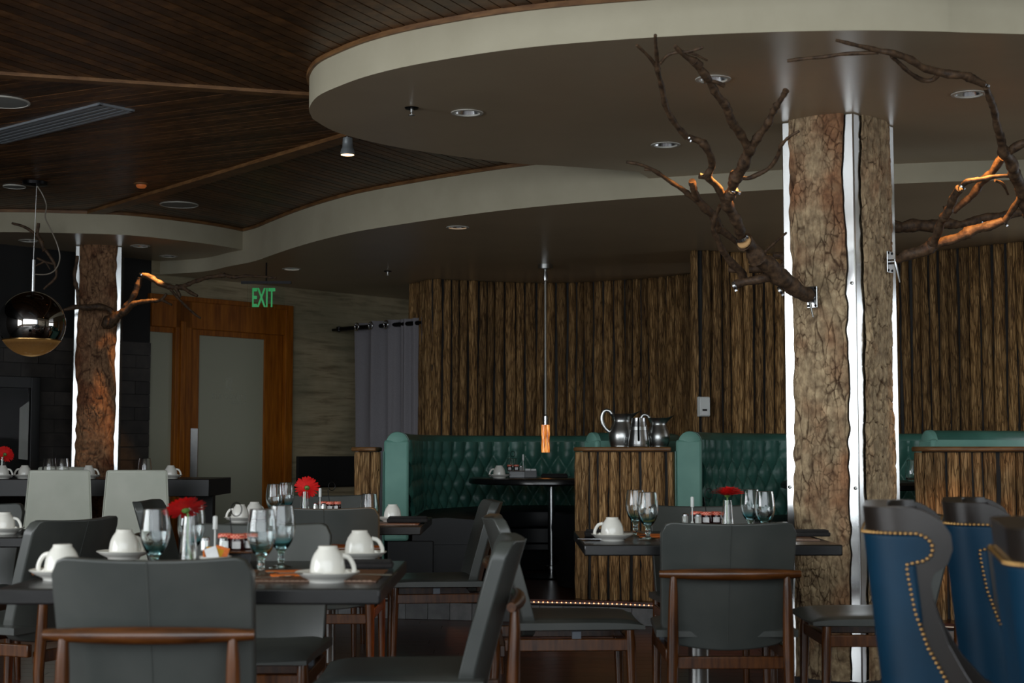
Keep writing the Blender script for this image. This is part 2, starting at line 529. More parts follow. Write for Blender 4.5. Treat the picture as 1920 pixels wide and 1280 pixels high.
# ---- window walls behind and to the side of the camera
def window_wall(name, a, b, z0, z1, H, n, wn):
    """wall from a to b (xy) with n bays of window opening between z0 and z1"""
    a = Vector((a[0], a[1], 0)); b = Vector((b[0], b[1], 0)); d = (b - a); L = d.length; d.normalize()
    rz = math.atan2(d.y, d.x)
    wl = MB(); q = lambda u: a + d * u
    def bx(u0, u1, za, zb, t=0.16):
        c = q((u0 + u1) / 2); return ((c.x, c.y, (za + zb) / 2), (u1 - u0, t, zb - za), rz)
    wl.box(*bx(0, L, 0, z0)); wl.box(*bx(0, L, z1, H))
    m = 0.5
    wl.box(*bx(0, m, z0, z1)); wl.box(*bx(L - m, L, z0, z1))
    struct(mk(name, wl, M['wallplain'], smooth=False))
    f = MB(); bay = (L - 2 * m) / n
    for i in range(n + 1):
        u = m + i * bay
        f.box(*bx(u - 0.045, u + 0.045, z0, z1, 0.14))
    f.box(*bx(m, L - m, z0, z0 + 0.06, 0.14)); f.box(*bx(m, L - m, z1 - 0.06, z1, 0.14)); f.box(*bx(m, L - m, z1 - 0.5, z1 - 0.46, 0.1))
    struct(mk(wn, f, M['darkmetal'], smooth=False))
window_wall('wall_back', (LEFT_X, BACK_Y), (RIGHT_X, BACK_Y), WZ0, WZ1, 4.82, 8, 'window_1')
window_wall('wall_side_windows', (LEFT_X, 4.7), (LEFT_X, -2.6), WZ0, LZ1, 4.82, 5, 'window_2')
window_wall('wall_side_windows', (RIGHT_X, 6.9), (RIGHT_X, 12.1), 0.7, 2.4, 3.0, 3, 'window_3')
struct(mk('wall_left', MB().box((LEFT_X, 6.85, 2.4), (0.16, 4.3, 4.8)), M['slate'], smooth=False))
struct(mk('wall_right', MB().box((RIGHT_X, 2.1, 2.4), (0.16, 9.6, 4.8)), M['wallplain'], smooth=False))

# ---- ceiling: slatted timber panels and beams
ceil = struct(mk('ceiling', MB().span((-7, 5.36, ZW + 0.014), (7, 16.5, ZW + 0.06)), M['black'], smooth=False))
B1a, B1b = onz(0, 137, ZW), onz(580, 176, ZW)
B2a, B2b = onz(205, 388, ZW), onz(640, 257, ZW)
d1 = (B1b - B1a).normalized(); d2 = (B2b - B2a).normalized()
den = d1.x * d2.y - d1.y * d2.x
t = ((B2a.x - B1a.x) * d2.y - (B2a.y - B1a.y) * d2.x) / den
AP = B1a + d1 * t
def clip(poly, p, n):
    out = []
    for i in range(len(poly)):
        a, b = poly[i], poly[(i + 1) % len(poly)]
        da = (a[0] - p[0]) * n[0] + (a[1] - p[1]) * n[1]; db = (b[0] - p[0]) * n[0] + (b[1] - p[1]) * n[1]
        if da >= 0: out.append(a)
        if (da >= 0) != (db >= 0):
            t = da / (da - db); out.append((a[0] + (b[0] - a[0]) * t, a[1] + (b[1] - a[1]) * t))
    return out
def slats(region, ang, pitch=0.06, gap=0.007):
    cx = sum(p[0] for p in region) / len(region); cy = sum(p[1] for p in region) / len(region)
    dx, dy = math.cos(ang), math.sin(ang); nx, ny = -dy, dx
    pr = [(p[0] - cx) * nx + (p[1] - cy) * ny for p in region]
    s = min(pr)
    k = 0
    while s < max(pr):
        w = pitch - gap
        c = [(cx + nx * (s + a) + dx * b, cy + ny * (s + a) + dy * b) for a, b in ((0, -9), (w, -9), (w, 9), (0, 9))]
        for i in range(len(region)):
            a, b = region[i], region[(i + 1) % len(region)]
            c = clip(c, a, (-(b[1] - a[1]), b[0] - a[0]))
            if len(c) < 3: break
        if len(c) >= 3:
            c = c[::-1] if sum((c[i][0] * c[(i + 1) % len(c)][1] - c[(i + 1) % len(c)][0] * c[i][1]) for i in range(len(c))) < 0 else c
            z = ZW + random.uniform(-0.0008, 0.0008)
            mk('slat', MB().prism(c, z, ZW + 0.016), M['slat'], ceil, smooth=False)
        s += pitch; k += 1
W3 = lambda p: (p.x, p.y)
far1 = B1a - d1 * 1.6
slats([(far1.x, 5.38), (0.9, 5.38), (1.4, 6.6), W3(AP), W3(far1)], math.radians(64), 0.068)
far2 = B2a - d2 * 0.6
slats([W3(far1), W3(AP), W3(far2), (far1.x - 0.3, far2.y)], math.radians(-27), 0.064)
slats([W3(AP), (1.2, 8.3), (1.0, 9.3), (-1.4, 12.7), W3(far2)], math.radians(61.5), 0.064)
def beam(p, q, wd, h):
    c = (p + q) / 2; d = q - p
    mk('beam', MB().box((c.x, c.y, ZW - h / 2 + 0.004), (d.length, wd, h + 0.008), math.atan2(d.y, d.x)), M['beam'], ceil, smooth=False)
beam(far1, AP, 0.07, 0.016)
beam(far2, AP, 0.11, 0.022)
struct(mk('ceiling', MB().span((-6.7, -2.7, 4.8), (6.7, 5.36, 4.86)).span((-6.7, 5.32, ZW), (6.7, 5.38, 4.86)), M['paint'], smooth=False))

# ---- soffits: outlines in plan, with round holes for the recessed lamps
px = lambda L, z: [(onz(a, b, z).x, onz(a, b, z).y) for a, b in L]
U_edge = px([(1920, 64), (1760, 59), (1591, 57), (1360, 63), (1150, 75), (963, 92), (795, 118), (694, 141), (627, 165), (594, 182), (580, 202), (583, 216), (594, 228), (644, 252), (762, 279), (943, 304), (1064, 312), (1198, 322)], Z1)
U_edge = [(7.0, 6.6), (4.2, 5.9)] + U_edge
U_s = [tuple(p) for p in crom(U_edge, 6)]
U_poly = U_s + [(1.0, 9.3), (7.0, 8.9)]
S2_edge = px([(1920, 337), (1690, 344), (1460, 355), (1200, 371), (1000, 388), (850, 406), (691, 430), (620, 445), (558, 462), (510, 478), (475, 490), (430, 499), (380, 509)], Z2)
S2_edge = [(7.0, 8.1), (4.6, 8.1)] + S2_edge + [(-3.1, 12.75)]
S2_s = [tuple(p) for p in crom(S2_edge, 6)]
S2_poly = S2_s + [(-3.1, 16.3), (7.0, 16.3)]
S3_edge = [(-6.6, 10.6)] + px([(-220, 436), (0, 435), (120, 437), (240, 441), (356, 453), (420, 462), (472, 472)], Z1) + [(-1.95, 12.5)]
S3_s = [tuple(p) for p in crom(S3_edge, 6)]
S3_poly = S3_s + [(-1.95, 14.0), (-6.6, 12.5)]
RL = 0.066
DL = {'U': [onz(876, 211, Z1), onz(1337, 148, Z1), onz(1816, 176, Z1), onz(1248, 271, Z1)],
      'S2': [onz(858, 426, Z2), onz(547, 504, Z2)],
      'S3': [onz(316, 480, Z1), onz(263, 461, Z1), onz(54, 451, Z1)]}
def soffit(name, edge, poly, z, ztop, holes):
    bm = bmesh.new()
    def loop(pts):
        vs = [bm.verts.new((p[0], p[1], z)) for p in pts]
        return [bm.edges.new((vs[i], vs[(i + 1) % len(vs)])) for i in range(len(vs))]
    es = loop(poly)
    for h in holes:
        es += loop([(h.x + RL * math.cos(2 * PI * k / 24), h.y + RL * math.sin(2 * PI * k / 24)) for k in range(24)])
    bmesh.ops.triangle_fill(bm, use_beauty=True, use_dissolve=False, edges=es, normal=(0, 0, -1))
    for f in bm.faces:
        if f.normal.z > 0: f.normal_flip()
    me = bpy.data.meshes.new(name); bm.to_mesh(me); bm.free(); me.materials.append(M['soffit'])
    o = struct(link(name, me))
    mk('fascia', MB().add([(p[0], p[1], z) for p in poly] + [(p[0], p[1], ztop) for p in poly],
        [(i, (i + 1) % len(poly), len(poly) + (i + 1) % len(poly), len(poly) + i) for i in range(len(poly))]), M['paint'], o, angle=0.9, recalc=True)
    return o
so_u = soffit('ceiling_soffit', U_s, U_poly, Z1, ZW + 0.01, DL['U'])
so_2 = soffit('ceiling_soffit', S2_s, S2_poly, Z2, ZW + 0.01, DL['S2'])
so_3 = soffit('ceiling_soffit', S3_s, S3_poly, Z1 + 0.0006, ZW + 0.01, DL['S3'])
def rim(edge, parent, out=0.014):
    P, _ = resample(edge, 0.06); n = len(P); vs = []; fs = []
    for i, p in enumerate(P):
        t_ = P[min(i + 1, n - 1)] - P[max(i - 1, 0)]; t_ /= np.linalg.norm(t_)
        nn = np.array([-t_[1], t_[0]]) * rim.sgn
        for a, z in ((-0.004, ZW - 0.021), (out, ZW - 0.021), (out, ZW + 0.006)):
            vs.append((p[0] + nn[0] * a, p[1] + nn[1] * a, z))
    for i in range(n - 1):
        for k in range(2):
            fs.append((i * 3 + k, i * 3 + k + 1, i * 3 + k + 4, i * 3 + k + 3))
    mk('wood_rim', MB().add(vs, fs), M['beam'], parent, angle=0.5)
rim.sgn = 1
rim(U_s, so_u); rim(S2_s, so_2)
rim.sgn = -1
rim(S3_s, so_3)

# ---- rear diagonal wall (local frame: x along the wall, -y towards the room)
W0 = Vector((-4.015, 11.623, 0)); W1 = Vector((-0.92, 14.994, 0))
WD = (W1 - W0).normalized(); WRZ = math.atan2(WD.y, WD.x)
def wu(pxx, py=760, off=0.0):
    """distance along the wall where the pixel column meets it"""
    d = ray(pxx, py); nrm = Vector((WD.y, -WD.x, 0)); o = W0 + nrm * off
    # solve t*d.xy = o + WD*u
    det = d.x * (-WD.y) - d.y * (-WD.x)
    tt = (o.x * (-WD.y) - o.y * (-WD.x)) / det
    return (Vector((d.x * tt, d.y * tt, 0)) - o).dot(WD), tt * d.y, CZ + d.z * tt
def wz(pxx, py):
    return wu(pxx, py)[2]
UD0 = wu(280)[0]; UD1 = wu(545, 760)[0]
wall = struct(mk('wall_rear', MB().span((UD1, 0, 0), (5.2, 0.12, 2.95)).span((UD0, 0, wz(400, 566) - 0.0), (UD1, 0.12, 2.95)).span((UD0 - 0.02, 0.16, 0), (UD1, 0.2, 2.95)), M['concrete'], smooth=False))
wall.location = W0; wall.rotation_euler = (0, 0, WRZ)
wl2 = struct(mk('wall_fireplace', MB().span((-3.9, 0.006, 0), (UD0, 0.14, 2.95)), M['black'], smooth=False))
wl2.location = W0; wl2.rotation_euler = (0, 0, WRZ)
tm = mesh_of('tile', MB().box((0, 0, 0), (0.296, 0.016, 0.106)), M['slate'], False)
for j in range(17):
    u = -1.3 + (0.15 if j % 2 else 0)
    while u < UD0 - 0.04:
        tw = min(0.3, UD0 - u)
        if not (u < 0.05 and u > -1.25 and 0.3 < j * 0.11 + 0.2 < 1.6):
            o = link('tile', tm, wl2); o.location = (u + tw / 2, random.uniform(-0.004, 0.003), 0.2 + j * 0.11); o.scale = (tw / 0.3, 1, 1)
        u += 0.3
# door: frame, sidelight, leaf
dr = struct(bpy.data.objects.new('door_1', None)); COL.objects.link(dr); dr.location = W0; dr.rotation_euler = (0, 0, WRZ)
U = lambda p: wu(p)[0]
zt = wz(460, 568)
zg = wz(435, 632); zs = wz(300, 621)
fr = MB()
fr.span((UD0, -0.02, zs + 0.04), (UD1, 0.12, zt))                        # header
fr.span((UD0 - 0.03, -0.03, zt - 0.035), (UD1 + 0.0, 0.12, zt + 0.01))
fr.span((U(531), -0.03, 0), (UD1, 0.12, zt - 0.02))                      # jamb
fr.span((U(325), -0.02, 0), (U(356), 0.12, zt - 0.02))                   # mullion post
fr.span((U(333), -0.04, 0), (U(343), -0.02, zs + 0.1))
mk('door_frame', fr, M['orangewood'], dr, smooth=False, bev=0.006)
lf = MB()
lf.span((U(358), 0.012, 0.01), (U(374), 0.06, zs + 0.06))
lf.span((U(497), 0.012, 0.01), (U(530), 0.06, zs + 0.06))
lf.span((U(374), 0.012, zg), (U(497), 0.06, zs + 0.06))
lf.span((U(374), 0.012, 0.01), (U(497), 0.06, 0.3))
leaf = mk('door_leaf', lf, M['orangewood'], dr, smooth=False, bev=0.004)
mk('pane', MB().span((U(374) - 0.01, 0.03, 0.29), (U(497) + 0.01, 0.042, zg + 0.01)), M['frosted'], dr, smooth=False)
mk('pane', MB().span((UD0, 0.03, 0.1), (U(325), 0.042, zs)), M['frosted'], dr, smooth=False)
mk('sidelight_rail', MB().span((UD0, 0.01, 0), (U(325), 0.07, 0.12)).span((UD0, 0.01, zs - 0.005), (U(325), 0.07, zs + 0.05)), M['orangewood'], dr, smooth=False)
mk('push_plate', MB().span((U(359), 0.004, wz(365, 897)), (U(372), 0.012, wz(365, 803))), M['brushed'], dr, smooth=False)
def text(name, body, size, mat, parent, loc, rot, sx=1.0, ext=0.002, bold=0.0, align='CENTER'):
    c = bpy.data.curves.new(name, 'FONT'); c.body = body; c.size = size; c.extrude = ext; c.align_x = align; c.offset = bold
    c.materials.append(mat)
    tmp = link('tmp_text', c)
    dg = bpy.context.evaluated_depsgraph_get()
    me = bpy.data.meshes.new_from_object(tmp.evaluated_get(dg))
    bpy.data.objects.remove(tmp)
    me.materials.clear(); me.materials.append(mat)
    o = link(name, me, parent); o.location = loc; o.rotation_euler = rot; o.scale = (sx, 1, 1)
    return o
RX = (PI / 2, 0, 0)
text('lettering', 'six\u00b7seven', 0.10, M['etch'], dr, ((U(402) + U(463)) / 2, 0.0285, wz(433, 748)), RX, 1.02, 0.0008)
text('lettering', 'restaurant', 0.055, M['etch'], dr, ((U(434) + U(463)) / 2, 0.0285, wz(448, 757)), RX, 0.85, 0.0006)
eb = MB(); ue0, ue1 = U(426), U(441); ze0, ze1 = wz(433, 734), wz(433, 707)
hw = (ue1 - ue0)
eb.span((ue0, 0.0285, ze1 - 0.03), (ue1, 0.0292, ze1)); eb.span((ue0, 0.0285, ze0), (ue1, 0.0292, ze0 + 0.03))
eb.v = []; eb.f = []
em = [(0.0, 1.0), (0.75, 0.72), (0.2, 0.62), (0.35, 0.42), (0.95, 0.5), (0.6, 0.22), (0.1, 0.3), (0.3, 0.02)]
for (a0, b0), (a1, b1) in (((0, .93), (1, 1)), ((0, 0), (1, .07)), ((.05, .2), (.3, .8)), ((.4, .52), (.9, .62)), ((.62, .64), (.95, .84)), ((.4, .3), (.72, .44)), ((.3, .78), (.6, .88)), ((.5, .12), (.92, .24))):
    eb.span((ue0 + hw * a0, 0.0285, ze0 + (ze1 - ze0) * b0), (ue0 + hw * a1, 0.0292, ze0 + (ze1 - ze0) * b1))
mk('etched_emblem', eb, M['etch'], dr, smooth=False)
# dark panel low on the plaster wall
pnl = thing('wall_panel', 'black rectangular panel low on the plaster wall beside the curtain', 'panel', W0, WRZ)
mk('panel_face', MB().span((U(556), -0.03, wz(610, 911)), (U(668), 0.0, wz(610, 855))), M['black'], pnl, smooth=False, bev=0.004)
mk('panel_trim', MB().span((U(553), -0.02, wz(610, 913)), (U(671), -0.001, wz(610, 911))), M['darkmetal'], pnl, smooth=False)
# far closing walls (behind booths)
struct(mk('wall_far', MB().span((-1.2, 14.9, 0), (6.6, 15.0, 2.95)), M['wallplain'], smooth=False))
struct(mk('wall_right', MB().span((6.5, 12.1, 0), (6.66, 15.0, 2.95)), M['wallplain'], smooth=False))

# ---- bark log walls
def log_mesh(name, H, r, seed, nz=70, na=16, mat='log'):
    th = np.linspace(-1.75, 1.75, na); z = np.linspace(0, H, nz)
    T, Z = np.meshgrid(th, z)
    arc = T * r
    k = fbm(arc * 75 + seed * 7, Z * 3.4 + seed, seed, 4)
    k2 = vnoise(Z * 1.6 + seed * 3.1, T * 0 + seed, seed + 5)
    bend = (vnoise(Z * 0.9, T * 0 + seed * 2.0, seed + 9) - 0.5) * 0.018
    R = r * (0.9 + 0.16 * k2) + (k - 0.5) * 0.017
    cr = np.abs(vnoise(arc * 55 + 20 * vnoise(Z * 4, arc * 9, seed + 3) * 0.12, Z * 2.2, seed + 21) - 0.5)
    R = R - 0.007 * np.clip(1 - cr * 9, 0, 1)
    X = np.sin(T) * R + bend; Y = -np.cos(T) * R
    vs = np.stack([X.ravel(), Y.ravel(), Z.ravel()], 1)
    fs = [(j * na + i, j * na + i + 1, (j + 1) * na + i + 1, (j + 1) * na + i) for j in range(nz - 1) for i in range(na - 1)]
    n0 = len(vs)
    vs = [tuple(v) for v in vs] + [(0, 0, H)]
    fs += [((nz - 1) * na + i, (nz - 1) * na + i + 1, n0) for i in range(na - 1)]
    return mesh_of(name, MB().add(vs, fs), M[mat], True, 0)
LOGH = 2.45
LOGS = [(r, log_mesh('log', LOGH, r, 11 + 3 * i, nz=110)) for i, r in enumerate((0.036, 0.046, 0.04, 0.052, 0.043, 0.033, 0.048, 0.039))]
def log_run(path, z0, z1, parent, tight=1.05, lib=None, H=LOGH):
    P, L = resample([tuple(p) for p in crom(path, 8)], 0.004)
    s = 0.0
    while s < L - 0.02:
        r, me = random.choice(lib or LOGS)
        s += r * tight
        i = min(int(s / L * (len(P) - 1)), len(P) - 2)
        d = P[i + 1] - P[i]; ang = math.atan2(d[1], d[0])
        o = link('log', me, parent)
        o.location = (P[i][0] - parent.location.x, P[i][1] - parent.location.y, z0 - parent.location.z)
        o.rotation_euler = (0, 0, ang + random.uniform(-0.12, 0.12))
        o.scale = (random.uniform(0.86, 1.0), random.uniform(0.95, 1.2), (z1 - z0) / H)
        s += r * tight
pathA = [(-0.9, 13.45), (-0.72, 13.1), (-0.657, 13.06), (-0.2, 13.25), (0.192, 13.354), (0.6, 13.32), (0.885, 13.184), (1.25, 12.95), (1.56, 12.62)]
pathB = [(1.55, 11.9), (1.40, 11.25), (1.42, 11.16), (1.65, 11.26), (1.945, 11.342), (2.5, 11.44), (3.0, 11.38), (3.262, 11.128), (3.685, 10.668), (3.9, 10.4), (4.05, 10.3)]
def backing(path, name, z0, z1):
    P, L = resample([tuple(p) for p in crom(path, 8)], 0.05)
    vs = []; n = len(P)
    for i, p in enumerate(P):
        t_ = P[min(i + 1, n - 1)] - P[max(i - 1, 0)]; t_ /= np.linalg.norm(t_); nn = np.array([-t_[1], t_[0]])
        for a in (0.0, 0.05):
            for z in (z0, z1):
                vs.append((p[0] + nn[0] * a, p[1] + nn[1] * a, z))
    fs = []
    for i in range(n - 1):
        a = i * 4; b = a + 4
        fs += [(a, b, b + 1, a + 1), (a + 2, a + 3, b + 3, b + 2), (a + 1, b + 1, b + 3, a + 3)]
    return struct(mk(name, MB().add(vs, fs), M['black'], smooth=False))
wa = backing(pathA, 'wall_logs', PZ, Z2 - 0.002); log_run(pathA, PZ, Z2 - 0.003, wa)
wb = backing(pathB, 'wall_logs', PZ, Z2 - 0.002); log_run(pathB, PZ, Z2 - 0.003, wb)
# ================================================================== COLUMNS WITH BARK SLABS
def slab_mesh(name, wd, H, depth, seed, nu=120, cell=(0.027, 0.044), amp=0.011, edge=0.012, mat='slab'):
    nv = int(H / wd * nu * 0.62)
    u = np.linspace(-1, 1, nu); z = np.linspace(0, H, nv)
    Ug, Zg = np.meshgrid(u, z)
    hw = wd / 2 * (1 + 0.0 * Zg)
    el = (vnoise(Zg * 3.0, Zg * 0 + seed, seed) - 0.5) * edge * 2 + (vnoise(Zg * 17, Zg * 0 + seed, seed + 1) - 0.5) * edge
    er = (vnoise(Zg * 3.0, Zg * 0 + seed + 7.0, seed + 2) - 0.5) * edge * 2 + (vnoise(Zg * 17, Zg * 0 + seed + 9, seed + 3) - 0.5) * edge
    X = Ug * hw + np.where(Ug > 0, er, el) * np.abs(Ug)
    wx = X + 0.022 * (fbm(X * 22, Zg * 15, seed + 4, 5) - 0.5) + 0.006 * (fbm(X * 90, Zg * 70, seed + 5) - 0.5)
    wy = Zg + 0.034 * (fbm(X * 20, Zg * 14, seed + 8, 5) - 0.5) + 0.008 * (fbm(X * 80, Zg * 60, seed + 9) - 0.5)
    f1, f2, idc = worley(wx / cell[0], wy / cell[1], seed)
    c1 = np.clip((f2 - f1) / 0.13, 0, 1)
    g1, g2, id2 = worley(wx / (cell[0] * 1.7), wy / (cell[1] * 5.0), seed + 31)
    c2 = np.clip((g2 - g1) / 0.10, 0, 1)
    soft = np.clip(fbm(X * 13, Zg * 9, seed + 40) * 3.4 - 1.15, 0, 1)
    soft2 = np.clip(fbm(X * 10, Zg * 5, seed + 45) * 3.2 - 0.9, 0, 1)
    crack = (1 - (1 - c1) * soft) * (1 - (1 - c2) * (0.25 + 0.75 * soft2))
    fl = fbm(X * 26, Zg * 15, seed + 70, 5)
    step = np.floor(fl * 9) / 9 + np.clip((fl * 9 - np.floor(fl * 9)) * 5, 0, 1) / 9
    plate = (idc - 0.5) * 0.005 * soft + (step - 0.5) * 0.016 + (fbm(X * 120, Zg * 90, seed + 50) - 0.5) * 0.004 + (fbm(X * 9, Zg * 4, seed + 60) - 0.5) * 0.014
    tone = np.clip(0.25 * idc + 0.2 * id2 + 1.5 * (fl - 0.5) + 0.28, 0, 1)
    D = depth * np.sqrt(np.clip(1 - (Ug * 0.985) ** 2, 0, 1)) ** 0.8 + (amp * (crack - 1) + plate) * np.clip((1 - np.abs(Ug)) * 6 + 0.25, 0, 1)
    D = np.maximum(D, 0.001)
    vs = np.stack([X.ravel(), -D.ravel(), Zg.ravel()], 1)
    q = np.arange(nu * nv).reshape(nv, nu)
    f = np.stack([q[:-1, :-1].ravel(), q[:-1, 1:].ravel(), q[1:, 1:].ravel(), q[1:, :-1].ravel()], 1)
    me = bpy.data.meshes.new(name)
    me.from_pydata(vs.tolist(), [], f.tolist()); me.update()
    me.polygons.foreach_set('use_smooth', [True] * len(me.polygons))
    for nm, a in (('crack', crack), ('tone', tone)):
        at_ = me.attributes.new(nm, 'FLOAT', 'POINT'); at_.data.foreach_set('value', a.ravel().astype(np.float32))
    me.materials.append(M[mat])
    return me
def bolt(parent, loc, rz, r=0.009):
    o = mk('bolt', MB().lathe([(0, 0), (r, 0), (r * 0.9, 0.005), (0, 0.008)], 10).xf(Euler((PI / 2, 0, 0)).to_matrix().to_4x4()), M['brushed'], parent)
    o.location = loc; o.rotation_euler = (0, 0, rz)
# main two-faced column
K0 = Vector((1.632, 7.05, 0)); KL = Vector((1.330, 7.275, 0)); KR = Vector((1.905, 7.36, 0))
colm = thing('bark_column', 'square steel-clad column faced with two split bark logs, carrying big branches', 'column', K0)
KB = KL + KR - K0 + Vector((0.0, 0.0, 0))
rel = [(p - K0) for p in (KL, K0, KR, KB)]
mk('steel_cover', MB().prism([(p.x, p.y) for p in rel], 0.0, Z1), M['steelcover'], colm, bev=0.006)
mk('base_plate', MB().prism([(p.x * 1.06 - 0.0, p.y * 1.06 - 0.012) for p in rel], 0.0, 0.03), M['darkmetal'], colm, smooth=False)
FL = (K0 - KL); FR = (KR - K0)
lz = math.atan2(FL.y, FL.x); rzR = math.atan2(FR.y, FR.x)
o = link('bark_slab', slab_mesh('bark_slab', 0.272, Z1 - 0.03, 0.046, 3), colm)
o.location = (KL - K0) + FL * 0.5 + Vector((math.sin(lz), -math.cos(lz), 0)) * -0.0 + Vector((0, 0, 0.03)); o.rotation_euler = (0, 0, lz)
o = link('bark_slab', slab_mesh('bark_slab', 0.285, Z1 - 0.03, 0.03, 19, cell=(0.03, 0.07), amp=0.014), colm)
o.location = FR * 0.5 + Vector((0, 0, 0.03)); o.rotation_euler = (0, 0, rzR)
nL = Vector((math.sin(lz), -math.cos(lz), 0)); nR = Vector((math.sin(rzR), -math.cos(rzR), 0))
for z in (0.93, 1.9):
    bolt(colm, (KL - K0) + FL * 0.95 + nL * 0.001 + Vector((0, 0, z)), lz); bolt(colm, (KL - K0) + FL * 0.05 + nL * 0.001 + Vector((0, 0, z)), lz)
# far single-faced column
CF = at(182, 700, 11.75); CF.z = 0
far = thing('bark_column', 'slimmer bark-faced column standing against the dark tiled wall near the globe lamp', 'column', CF)
mk('steel_cover', MB().span((-0.185, 0, 0), (0.175, 0.3, Z1 + 0.001)), M['steelcover'], far, bev=0.006)
o = link('bark_slab', slab_mesh('bark_slab', 0.295, Z1 - 0.15, 0.085, 41, nu=72, mat='slabdim'), far); o.location = (-0.008, 0, PZ)
far.rotation_euler = (0, 0, 0.2)

# ================================================================== BRANCHES
def branch_thing(label, base, dfun, limbs, clamps=(), bracket=None, cuts=(), name='branch'):
    """limbs: lists of (px, py, r_px[, depth shift]) in the photograph's frame, lifted to real depth by dfun"""
    B = at(base[0], base[1], dfun(base[0], base[1]))
    t = thing(name, label, 'branch', B)
    for li in limbs:
        raw = []
        for q in li:
            y = dfun(q[0], q[1]) + (q[3] if len(q) > 3 else 0)
            p = at(q[0], q[1], y); raw.append((p.x - B.x, p.y - B.y, p.z - B.z, q[2] * y / FPX))
        R, L = resample([tuple(p) for p in crom(raw, 8)], 0.012)
        pts = []; rad = []
        sd = random.randint(0, 999)
        for i, p in enumerate(R):
            k = i * 0.35
            j = 0.16 * p[3]
            pts.append((p[0] + j * math.sin(k + sd), p[1], p[2] + j * math.cos(k * 1.3 + sd)))
            bump_ = 1 + 0.10 * math.sin(k * 2.1 + sd) + 0.13 * (random.random() - 0.5) + (0.22 if random.random() < 0.05 else 0)
            rad.append(max(p[3], 0.003) * bump_)
        mk('limb', MB().tube(pts, rad, 12), M['branch'], t, angle=1.2)
    for (x, y, r, dy, x0, y0) in cuts:
        yy = dfun(x, y) + dy; p = at(x, y, yy) - B; rr = r * yy / FPX
        o = mk('cut_face', MB().lathe([(0, 0.004), (rr, 0.003), (rr * 1.03, -0.004)], 14), M['branchcut'], t); o.location = p; dv = at(x, y, yy) - at(x0, y0, dfun(x0, y0)); o.rotation_euler = dv.to_track_quat('Z', 'Y').to_euler()
    for (x, y, r, ax) in clamps:
        yy = dfun(x, y); p = at(x, y, yy) - B; rr = r * yy / FPX
        m = MB().lathe([(rr * 1.0, -rr * 0.3), (rr * 1.1, -rr * 0.28), (rr * 1.1, rr * 0.28), (rr * 1.0, rr * 0.3)], 16).box((rr * 1.1, 0, 0), (rr * 0.5, rr * 0.6, rr * 0.6)).tube([(rr * 1.1, -rr * 0.8, 0), (rr * 1.1, rr * 0.8, 0)], rr * 0.2, 8)
        o = mk('clamp', m, M['chrome'], t); o.location = p; o.rotation_euler = ax
    if bracket:
        (x, y), rz, dep = bracket
        p = at(x, y, dep) - B
        m = MB().box((0, 0, 0), (0.054, 0.008, 0.105)); pl = m
        o = mk('bracket_plate', pl, M['chrome'], t, smooth=False, bev=0.003); o.location = p; o.rotation_euler = (0, 0, rz)
        for sx in (-0.019, 0.019):
            for sz in (-0.042, 0.042):
                b = mk('screw', MB().lathe([(0.0065, 0), (0.006, 0.003), (0, 0.004)], 8).xf(Euler((PI / 2, 0, 0)).to_matrix().to_4x4()), M['darkmetal'], o); b.location = (sx, -0.004, sz)
        lv = MB().tube([(0, -0.004, 0), (0, -0.03, 0)], 0.013, 12).tube([(0, -0.026, 0.01), (0.004, -0.034, -0.03), (0.022, -0.04, -0.1)], [0.009, 0.0075, 0.004], 8)
        lo = mk('lever', lv, M['chrome'], t); lo.location = p; lo.rotation_euler = (0, 0, rz)
    return t
d_a = lambda x, y: 7.04 - max(0, 560 - y) / 492 * 1.45
